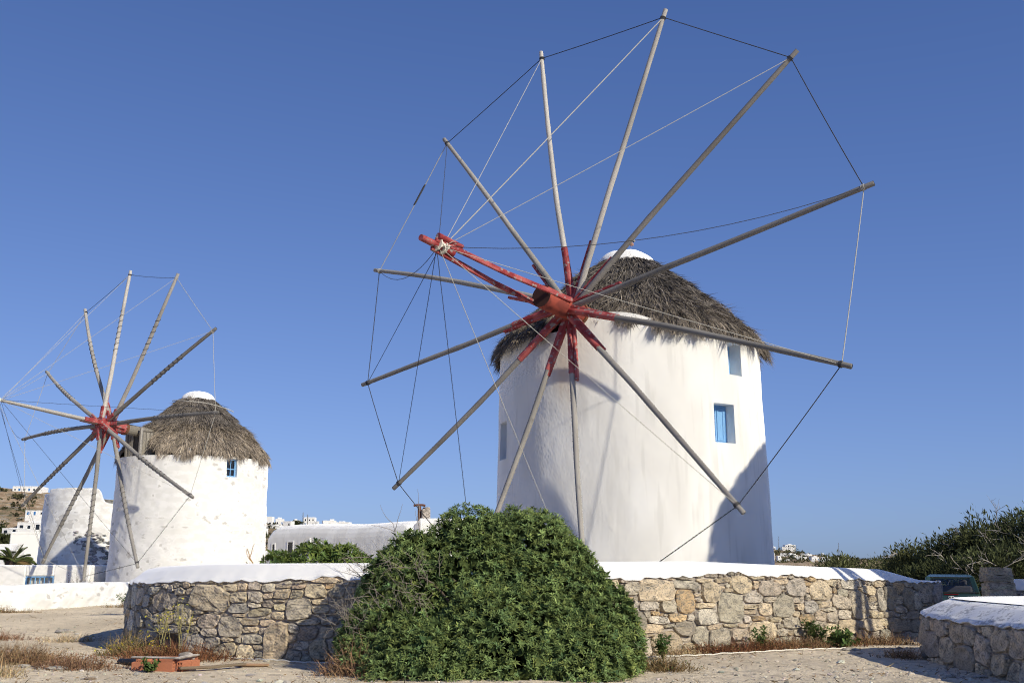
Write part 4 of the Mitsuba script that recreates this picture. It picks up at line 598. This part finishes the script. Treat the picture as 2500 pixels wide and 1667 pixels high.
def brush(label, x, y, rx, ry, hh, n, rng, base, name='dry_brush', cat='dry plant', green=0.0, flower=None, group=None, wd=.012):
    k = thing(name, label, cat, group); q = rng.normal(size=(n, 2)) * .45; px, py = x + q[:, 0] * rx, y + q[:, 1] * ry; z = zg(px, py); h_ = hh * np.exp(-(q ** 2).sum(1) * 1.1) * rng.uniform(.35, 1.15, n); ax = np.c_[q * .7 + .38 * rng.normal(size=(n, 2)), np.full(n, 1.0)]
    v, f = blades(np.c_[px, py, z - .01], ax, h_, np.full(n, wd), rng, .45); part(k, 'stems', (v, f), 'm_vertex', False, np.repeat(jitter(n, base, rng, .35), 5, axis=0), kind='stuff')
    m = int(n * 1.6); i = rng.integers(0, n, m); t = rng.uniform(.35, 1.0, (m, 1)); b_ = np.c_[px, py, z][i] + unit(ax[i]) * h_[i][:, None] * t + rng.normal(size=(m, 3)) * .02; c = jitter(m, base, rng, .4)
    g = rng.random(m) < green; c[g] = jitter(int(g.sum()), (.11, .14, .045), rng, .25)
    v, f, c = leaves(b_, rng.normal(size=(m, 3)) + V(0, 0, .6), rng.normal(size=(m, 3)), rng.uniform(.02, .05, m), np.full(m, .016), .2, .1, c); part(k, 'small_leaf', (v, f), 'm_leaf', False, c, kind='stuff')
    if flower: m = flower; i = rng.integers(0, n, m); b_ = np.c_[px, py, z][i] + unit(ax[i]) * h_[i][:, None] * .95; v, f, c = leaves(np.repeat(b_, 4, 0), rng.normal(size=(4 * m, 3)) + V(0, 0, .8), rng.normal(size=(4 * m, 3)), np.full(4 * m, .035), np.full(4 * m, .022), .1, 0, jitter(4 * m, (.75, .62, .05), rng, .1)); part(k, 'flower', (v, f), 'm_leaf', False, c, kind='stuff')
    return k
RED, TAN, BRN = (.20, .095, .05), (.42, .32, .19), (.25, .16, .09)
brush('dry shrub with tiny yellow flowers at the left corner of the stone wall', -6.15, 17.55, .6, .45, .38, 800, rng, (.30, .22, .11), 'flowering_weed', 'weed', .35, 40)
brush('dark reddish dried weed between the wall opening and the brick planter', -5.2, 16.75, 1.15, .45, .30, 1100, rng, RED, group=None)
brush('large brown dry brush on the bank at the left edge', -7.3, 15.9, 1.0, .5, .34, 1300, rng, BRN); brush('pale straw coloured grass tuft at the bottom left corner', -6.9, 14.5, .45, .45, .28, 320, rng, TAN, 'dry_grass_tuft', 'dry grass')
brush('low reddish brush on the bank right of the large one', -6.15, 15.35, .8, .4, .22, 600, rng, (.22, .13, .08))
brush('dry brush just left of the wall corner shade', -8.6, 21.2, .7, .5, .2, 300, rng, TAN); brush('reddish dry weed patch at the left edge behind the bank', -10.3, 21.5, 1.0, .4, .2, 420, rng, RED)
for i, (x, y, rx, hh, n, b) in enumerate(((2.75, 17.75, .55, .22, 420, TAN), (3.3, 18.15, .7, .30, 800, RED), (3.95, 18.6, .7, .34, 800, RED), (4.6, 19.0, .7, .36, 800, (.24, .13, .07)), (5.2, 19.4, .7, .34, 700, BRN), (5.85, 19.8, .7, .32, 600, RED))): brush(['short straw coloured weeds next to the big bush', 'red brown weeds at the wall foot, second clump from the bush', 'red brown weeds at the wall foot, third clump from the bush', 'tallest red brown weeds at the middle of the wall foot', 'brown weeds below the narrow shadows on the wall', 'red brown weeds where the wall goes into shade'][i], x, y, rx, .26, hh * .72, int(n * .6), rng, b, 'wall_weed', 'weed', .12)
brush('dark dry weeds in the shaded corner between the two stone walls', 6.9, 20.3, .9, .35, .28, 700, rng, BRN); brush('small reddish weed on the sand right of the big bush', 2.15, 15.45, .5, .4, .25, 500, rng, (.20, .14, .07), green=.3); brush('dry weed at the foot of the low right wall', 6.2, 17.2, .35, .5, .22, 250, rng, BRN)
for x, y, lb in ((-9.8, 36.4, 'brown dry weeds along the foot of the white wall'), (-12.6, 36.2, 'dry weeds at the middle of the white wall foot'), (-15.2, 32.0, 'reddish weeds at the left end of the white wall')): brush(lb, x, y, 1.3, .35, .22, 350, rng, (.26, .18, .10), wd=.02, green=.15)
brush('brown dry scrub at the bottom left of the big bush', -1.95, 14.75, .7, .5, .5, 1100, rng, (.30, .19, .11)); brush('tangle of dry vine at the foot of the left windmill', -19.0, 47.0, .8, .4, 1.0, 260, rng, (.10, .08, .06), wd=.03)
def green_plant(label, x, y, hh, n, rng, z=None, sp=.3, ln=.10, base=(.10, .15, .05)):
    k = thing('green_weed', label, 'weed'); P, C_, N_ = [], [], []; z0 = zg(x, y) if z is None else z
    for _ in range(n): d = unit(V(*(rng.normal(size=2) * sp), 1)); L = hh * rng.uniform(.5, 1); P.append(tube([V(x, y, z0), V(x, y, z0) + d * L * .5 + rng.normal(size=3) * .01, V(x, y, z0) + d * L], [.006, .005, .004], 4)); C_ += [V(x, y, z0) + d * L * t for t in (.5, .75, 1)]; N_ += [d] * 3
    v, f = join(P); part(k, 'stem', (v, f), 'm_vertex', True, flat(v, (.12, .13, .05)), kind='stuff'); v, f, c = rosettes(np.array(C_), np.array(N_), 7, ln, .04, rng, base, .2); part(k, 'leaf', (v, f), 'm_leaf', False, c, kind='stuff')
green_plant('leafy green weed at the right foot of the big bush', 2.35, 16.9, .38, 12, rng); green_plant('upright green weed against the sunlit wall below the narrow shadows', 5.55, 19.75, .52, 16, rng); green_plant('sprawling green weed in the shade at the wall foot', 5.95, 19.6, .40, 26, rng, sp=.8); green_plant('small green weed on top of the red brown weeds', 4.3, 18.7, .40, 8, rng); green_plant('tiny green weed beside the brick planter', -5.0, 15.0, .18, 10, rng, sp=.7, ln=.06); green_plant('green weed at the foot of the white wall', -13.2, 37.0, .5, 16, rng, sp=.7, ln=.15)
tk = thing('tall_weed', 'tall thin weed with small yellow flowers before the wall opening', 'weed'); P, fl = [], []
for _ in range(9):
    o = V(-5.35 + rng.normal() * .14, 17.05 + rng.normal() * .08, .0); d = unit(V(rng.normal() * .28, rng.normal() * .15, 1)); L = rng.uniform(.55, 1.05); P.append(tube([o, o + d * L * .5 + rng.normal(size=3) * .03, o + d * L], [.007, .005, .003], 4))
    for _ in range(5): q = o + d * L * rng.uniform(.45, .9); e = unit(d + .8 * rng.normal(size=3)); l2 = rng.uniform(.12, .28); P.append(tube([q, q + e * l2], [.004, .002], 4)); fl.append(q + e * l2)
v, f = join(P); part(tk, 'stem', (v, f), 'm_vertex', True, flat(v, (.34, .30, .14)), kind='stuff'); fl = np.array(fl); m = len(fl); v, f, c = leaves(np.repeat(fl, 4, 0), rng.normal(size=(4 * m, 3)), rng.normal(size=(4 * m, 3)), np.full(4 * m, .028), np.full(4 * m, .02), .1, 0, jitter(4 * m, (.72, .66, .08), rng, .1)); part(tk, 'flower', (v, f), 'm_leaf', False, c, kind='stuff')
# leafy shrub behind the wall
rng = np.random.default_rng(71); sb = thing('shrub', 'bright green leafy shrub showing over the wall before the vaulted white house', 'shrub')
SE = [(-4.55, 21.3, .85, .55, .6, .82), (-3.95, 21.5, .95, .65, .7, .98), (-3.35, 21.4, .92, .58, .6, .9), (-4.95, 21.2, .75, .3, .5, .62), (-2.95, 21.3, .8, .35, .5, .75)]
p, nr, _ = ellipsoid_pts(SE, 2300, rng, .25, .1, .18, 3, 1.8); v, f, c = rosettes(p, unit(nr + V(0, 0, .9) + .4 * rng.normal(size=nr.shape)), 10, .16, .040, rng, (.17, .235, .07), .2); part(sb, 'foliage', (v, f), 'm_leaf', False, c, kind='stuff')
P = [tube([V(x, 21.4, 0), V(x + rng.normal() * .2, 21.4, .7), V(x + rng.normal() * .4, 21.4, 1.5)], [.03, .02, .01], 6) for x in np.linspace(-5, -3, 9)]; v, f = join(P); part(sb, 'stem', (v, f), 'm_wood', True, flat(v, (.2, .15, .1)), kind='stuff')
P = twig(V(-5.05, 21.0, 1.3), V(0, 0, 1), .5, rng, .015, 1); v, f = join(P); part(sb, 'dry_stalk', (v, f), 'm_wood', True, flat(v, (.45, .27, .13)))
# palm
rng = np.random.default_rng(73); pm = thing('palm_tree', 'young palm with arching fronds behind the low white house front', 'palm'); o = V(-27.9, 59.5, 1.45)
v, f = tube([o - V(0, 0, 1.6), o - V(0, 0, .5), o + V(0, 0, .1)], [.35, .38, .26], 12, jag=.08, rng=rng); part(pm, 'trunk', (v, f), 'm_vertex', False, jitter(len(v), (.14, .10, .07), rng, .2))
for i in range(26):
    a = rng.uniform(0, 2 * np.pi); el = rng.uniform(-.1, 1.35); L = rng.uniform(1.05, 1.45); t = np.linspace(0, 1, 22); d = V(math.cos(a) * math.cos(el), math.sin(a) * math.cos(el), math.sin(el)); sp_ = o + d * (t * L)[:, None] - V(0, 0, 1) * ((t ** 2) * L * .38 * (1.2 - math.sin(el) * .7))[:, None]; tg = unit(np.gradient(sp_, axis=0)); sd = unit(np.cross(tg, [0, 0, 1.0])); nrm = np.cross(sd, tg)
    ii = np.repeat(np.arange(3, 22), 2); sg = np.tile([1, -1], 19)[:, None]; ax = unit(tg[ii] * .75 + sd[ii] * sg * .75 + nrm[ii] * .35); old = el < .15; v1, f1, c1 = leaves(sp_[ii], ax, nrm[ii], .42 * np.sin(np.pi * (t[ii] * .8 + .15)) + .08, np.full(38, .05), .1, .08, jitter(38, (.24, .17, .08) if old else (.12, .15, .055), rng, .2)); v2, f2 = tube(sp_, np.linspace(.03, .008, 22), 5, False); v, f = join([(v1, f1), (v2, f2)]); part(pm, 'frond', (v, f), 'm_leaf', False, np.vstack([c1, flat(v2, (.2, .19, .08))]))
# tamarisk like trees at the right
rng = np.random.default_rng(81)
def tree(label, x, y, z, wd, hh, n, rng, base, bare=0, name='tree', group=None, leaf=(.28, .075)):
    k = thing(name, label, 'tree', group); P = []; E_ = []
    for i in range(7 + int(wd)): a = rng.uniform(0, 2 * np.pi); q = rng.uniform(.15, .85) * wd * .5; zz = rng.uniform(.30, .80) * hh; s_ = rng.uniform(.22, .34) * wd * .75; E_.append((x + math.cos(a) * q, y + math.sin(a) * q, z + zz, s_, s_, min(s_ * .8, hh * .3)))
    E_.append((x, y, z + hh * .72, wd * .3, wd * .3, hh * .28))
    for j in range(4): a = rng.uniform(0, 6.28); b0 = V(x + .1 * math.cos(a), y + .1 * math.sin(a), z - .3); e = E_[j]; tip = V(*e[:3]); md = (b0 + tip) / 2 + V(math.cos(a), math.sin(a), .2) * .3; P.append(tube(CubicSpline([0, .5, 1], np.array([b0, md, tip]))(np.linspace(0, 1, 9)), np.linspace(.14, .04, 9), 7))
    v, f = join(P); part(k, 'trunk', (v, f), 'm_wood', True, jitter(len(v), (.15, .125, .10), rng, .1)); p, nr, _ = ellipsoid_pts(E_, n // 5, rng, .5, z, .25, 5, 1.1); k7 = np.repeat(np.arange(len(p)), 7); m = len(k7); b_ = p[k7] + rng.normal(size=(m, 3)) * .13; tone = np.exp(.3 * rng.normal(size=(len(p), 1)))[k7]
    v, f, c = leaves(b_, nr[k7] + V(0, 0, .7) + .6 * rng.normal(size=(m, 3)), rng.normal(size=(m, 3)), leaf[0] * rng.uniform(.5, 1.3, m), np.full(m, leaf[1]), .3, .15, np.clip(np.asarray(base) * tone * (1 + .15 * rng.normal(size=(m, 1))), .004, .5)); part(k, 'crown', (v, f), 'm_leaf', False, c, kind='stuff')
    if bare:
        B_ = []
        for _ in range(bare): e = E_[rng.integers(len(E_))]; d = unit(V(rng.normal() * .7, -1, .1 + rng.normal() * .5)); q = V(*e[:3]) + V(*(d * np.array(e[3:]) * .8)); twig(q, V(rng.normal() * .9, -.3, .5), rng.uniform(.5, 1.0), rng, .020, 2, B_)
        v, f = join(B_); part(k, 'bare_branch', (v, f), 'm_wood', True, flat(v, (.46, .42, .37)), label='pale leafless branches at the front of the crown', kind='stuff')
    return k
DG, MG, OG = (.075, .088, .042), (.095, .108, .05), (.12, .13, .058)
for lb, x, y, z, wd, hh, n, b, br in (('small green tree nearest the right hill houses', 17.2, 56, -.6, 3.2, 2.3, 5000, OG, 0), ('low olive green tree second from the left of the tree row', 17.4, 50, -.6, 4.2, 2.2, 7000, OG, 0), ('rounded green tree in the middle of the tree row', 18.1, 46.5, -.5, 4.2, 2.6, 9000, OG, 3), ('dark green tree over the green car', 18.6, 42.5, -.4, 4.4, 3.2, 12000, MG, 10), ('tall dark tree at the right edge with bare pale branches', 20.8, 41.5, -.4, 5.2, 4.1, 15000, MG, 16), ('dark bushy tree just behind the green car', 16.4, 40.0, -.5, 3.6, 2.1, 9000, DG, 10), ('dark tree behind the stone pillar', 18.3, 38.5, -.4, 4.0, 2.5, 9000, DG, 14), ('tree at the far right edge above the blue car', 21.0, 37.5, -.4, 3.6, 3.6, 10000, MG, 8)): tree(lb, x, y, z, wd, hh, n, rng, b, br)
for i, (lb, x, y, wd, hh, n) in enumerate((('dark tree clump left of the stepped hillside house', -182, 372, 14, 7, 2600), ('dark tree by the left picture edge on the hillside', -181, 360, 13, 8, 2600), ('dark tree right of the stepped hillside house', -155, 352, 8, 6, 1500), ('grey green tree before the stepped hillside house', -166, 345, 7, 5, 1500), ('dark shrub between the village houses', -158, 780, 9, 5, 1000), ('dark shrub left of the tall village house', -161, 790, 6, 5, 800), ('shrubs below the hilltop house on the right hill', 372, 1420, 22, 10, 1600), ('dark trees among the lower right hill houses', 325, 1240, 26, 8, 1800), ('dark trees under the upper row of right hill houses', 345, 1300, 26, 9, 1800), ('scrub at the right foot of the village', -138, 590, 8, 5, 900), ('small dark trees beside the white house under the mast', 352, 1170, 18, 7, 1200))):
    fn = zL if x < -100 and y < 500 else (zM if x < 0 else zR); tree(lb, x, y, float(fn(np.array([x * 1.]), np.array([y * 1.]))[0]) - .8, wd, hh, n, rng, (.075, .085, .04), 0, 'hillside_tree', 'trees and scrub on the far slopes', (1.6, .5))

# ---------------------------------------------------------------- small things on the ground
rng = np.random.default_rng(91); bp = thing('brick_planter', 'broken open planter box of hollow orange bricks in front of the wall opening', 'planter'); bo, rot = V(-4.95, 15.45), -.20; cs, sn = math.cos(rot), math.sin(rot)
def BX(v): return np.stack([v[:, 0] * cs - v[:, 1] * sn + bo[0], v[:, 0] * sn + v[:, 1] * cs + bo[1], v[:, 2] + zg(bo[0], bo[1])], 1)
def brick(x, y, L, along_x, hh=.16):
    d = .09; m = m3.Manifold.cube((L - .012, d, hh), True)
    for zz in np.linspace(-.06, .06, 4): m = m - m3.Manifold.cube((L, .004, .012), True).translate((0, d / 2, zz)) - m3.Manifold.cube((L, .004, .012), True).translate((0, -d / 2, zz))
    for yy in (-.02, .02):
        for zz in (-.045, 0, .045): m = m - m3.Manifold.cube((L * 2, .022, .028), True).translate((0, yy, zz))
    m = m.rotate((0, 0, 0 if along_x else 90)).translate((x, y, hh / 2 - .02)); q = m.to_mesh(); jr = np.random.default_rng(int(abs(x * 97 + y * 31) * 10)).normal(size=3) * .035; qv = np.array(q.vert_properties[:, :3], float); qv = qv + np.c_[-jr[0] * (qv[:, 1] - y), jr[0] * (qv[:, 0] - x), jr[1] * (qv[:, 0] - x) - .35 * abs(jr[2])]; part(bp, 'brick', (BX(qv), np.array(q.tri_verts)), 'm_brick')
for x in (-.16, .16): brick(x, -.26, .31, True); brick(x + .04, .3, .31, True)
for y in (-.10, .16): brick(.37, y, .25, False)
brick(-.37, .12, .3, False)
b = trimesh.creation.icosphere(3, 1.0); v = b.vertices * [.12, .09, .07] * (1 + .6 * (meshkit.fbm(b.vertices * 1.7, 3, 2)[:, None] - .5)) + [.25, .2, .15]; part(bp, 'mortar_lump', (BX(v), b.faces), 'm_mortar', 40)
v, f = join([beam((-.34, -.26, .175), (.42, -.26, .175), .10, .025), beam((.37, -.2, .176), (.37, .28, .176), .10, .025)]); part(bp, 'mortar', (BX(v), f), 'm_mortar')
for i, (a, b_, w, lb) in enumerate((((-4.62, 15.12, .05), (-4.15, 15.45, .04), .10, 'weathered plank lying against the brick planter'), ((-4.25, 15.38, .05), (-3.85, 15.72, .06), .09, 'second weathered plank right of the brick planter'), ((-4.0, 15.85, .03), (-3.55, 15.9, .02), .12, 'orange brown board lying flat right of the planks'))):
    v, f = beam(a, b_, w, .035); v = v + V(0, 0, zg(a[0], a[1])); solo('plank', lb, 'plank', (v, f), 'm_wood', False, jitter(len(v), (.20, .15, .10) if i < 2 else (.34, .22, .13), rng, .1))
v, f = tube(np.array([(-5.75, 15.95, .03), (-5.5, 15.75, .05), (-5.3, 15.62, .04)]) + V(0, 0, float(zg(-5.5, 15.7))), .05, 12); solo('pipe', 'short black plastic pipe left of the brick planter', 'pipe', (v, f), 'm_pipe', 40)
def hose(label, pts, r=.011): q = CubicSpline(range(len(pts)), np.array(pts, float))(np.linspace(0, len(pts) - 1, 80)); z = zg(q[:, 0], q[:, 1]) + r + .006 + .012 * np.abs(np.sin(np.arange(80) * .5)); solo('hose', label, 'hose', tube(np.c_[q, z], r, 6), 'm_hose', True)
hose('thin pale hose on the sand at the foot of the wall left of the bush', [(-4.5, 17.0), (-4.1, 16.75), (-3.5, 16.45), (-2.8, 16.28), (-2.0, 16.2)]); hose('thin pale hose along the wall foot right of the bush', [(2.1, 17.05), (2.8, 17.45), (3.6, 17.85), (4.4, 18.3), (5.2, 18.75), (5.9, 19.2)])
for i, (x, y, r, lb) in enumerate(((-9.75, 23.6, .30, 'pale boulder at the tip of the wall corner shade'), (-8.4, 21.2, .28, 'flat grey stone lying in the wall corner shade'), (-6.35, 15.2, .2, 'light stone half buried in the bank at the left'), (-6.9, 15.35, .16, 'smaller pale stone on the left bank'), (5.9, 18.9, .22, 'white flat stone at the edge of the shaded ground'), (6.15, 14.35, .16, 'white stone at the foot of the low right wall'), (-5.55, 14.35, .11, 'brown stone on the sand near the bottom left'))):
    b = trimesh.creation.icosphere(3, 1.0); v = b.vertices * V(1.2, .8, .30) * r * .6 * (1 + .5 * (meshkit.fbm(b.vertices * 1.5 + i, 3, i)[:, None] - .5)) + V(x, y, zg(x, y) + r * .06); solo('stone', lb, 'stone', (v, b.faces), 'm_stone', True, jitter(len(v), (.42, .38, .32) if i != 6 else (.25, .18, .12), rng, .04))
n = 5200; y = 12.8 + 13 * rng.random(n) ** 1.6; x = y * rng.uniform(-.56, .56, n); r = .008 + .018 * rng.random(n) ** 4 + .03 * (rng.random(n) < .025); b = trimesh.creation.icosahedron(); bv = np.array(b.vertices); v = (bv[None] * (1 + .2 * rng.normal(size=(n, 12, 1))) * (r[:, None] * np.c_[rng.uniform(.9, 1.6, n), rng.uniform(.9, 1.4, n), rng.uniform(.5, .9, n)])[:, None, :] + np.stack([x, y, zg(x, y) + r * .2], 1)[:, None]).reshape(-1, 3); f = (np.array(b.faces)[None] + 12 * np.arange(n)[:, None, None]).reshape(-1, 3)
put('gravel', (v, f), 'm_vertex', False, np.repeat(jitter(n, (.45, .41, .35), rng, .25), 12, axis=0)); note('gravel', 'scattered pebbles on the sandy ground', 'gravel', kind='stuff')
n = 6500; y = 13 + 20 * rng.random(n) ** 1.5; x = y * rng.uniform(-.56, .5, n); k = meshkit.fbm(np.stack([x * .6, y * .6, x * 0], -1), 3, 12) + rng.uniform(0, .25, n) > .62; x, y = x[k], y[k]; n = len(x); v, f = blades(np.c_[x, y, zg(x, y) + .006], np.c_[rng.normal(size=(n, 2)), rng.uniform(0, .5, n)], rng.uniform(.03, .13, n), np.full(n, .013), rng, .4)
put('dry_litter', (v, f), 'm_vertex', False, np.repeat(jitter(n, (.22, .15, .09), rng, .35), 5, axis=0)); note('dry_litter', 'thin dry stalks and leaf litter strewn over the sand', 'litter', kind='stuff')

def scrub(name, label, fn, x0, x1, y0, y1, n, size):
    rng = np.random.default_rng(int(n + size * 7)); x, y = rng.uniform(x0, x1, n), rng.uniform(y0, y1, n); k = meshkit.fbm(np.stack([x * .03, y * .03, x * 0], -1), 3, 5) > .47; x, y = x[k], y[k]; n = len(x); z = fn(x, y); q = 16; s = size * rng.uniform(.5, 1.4, n); i = np.repeat(np.arange(n), q); d = unit(rng.normal(size=(n * q, 3)) * [1, 1, .6] + [0, 0, .5])
    v, f, c = leaves(np.stack([x, y, z], 1)[i] + d * s[i][:, None] * rng.uniform(.1, .7, (n * q, 1)), d, rng.normal(size=(n * q, 3)), s[i] * .9, s[i] * .45, .3, .1, np.clip(np.array((.10, .095, .05)) * np.exp(.3 * rng.normal(size=(n, 1)))[i], .01, .4)); put(name, (v, f), 'm_leaf', False, c); note(name, label, 'scrub', kind='stuff')
scrub('hill_scrub', 'low dark scrub dotted over the brown hillside on the left', zL, -360, -130, 200, 690, 1500, 2.2)
scrub('hill_scrub_001', 'low scrub dotted over the hill on the right', zR, 280, 520, 1150, 1560, 500, 3.0)
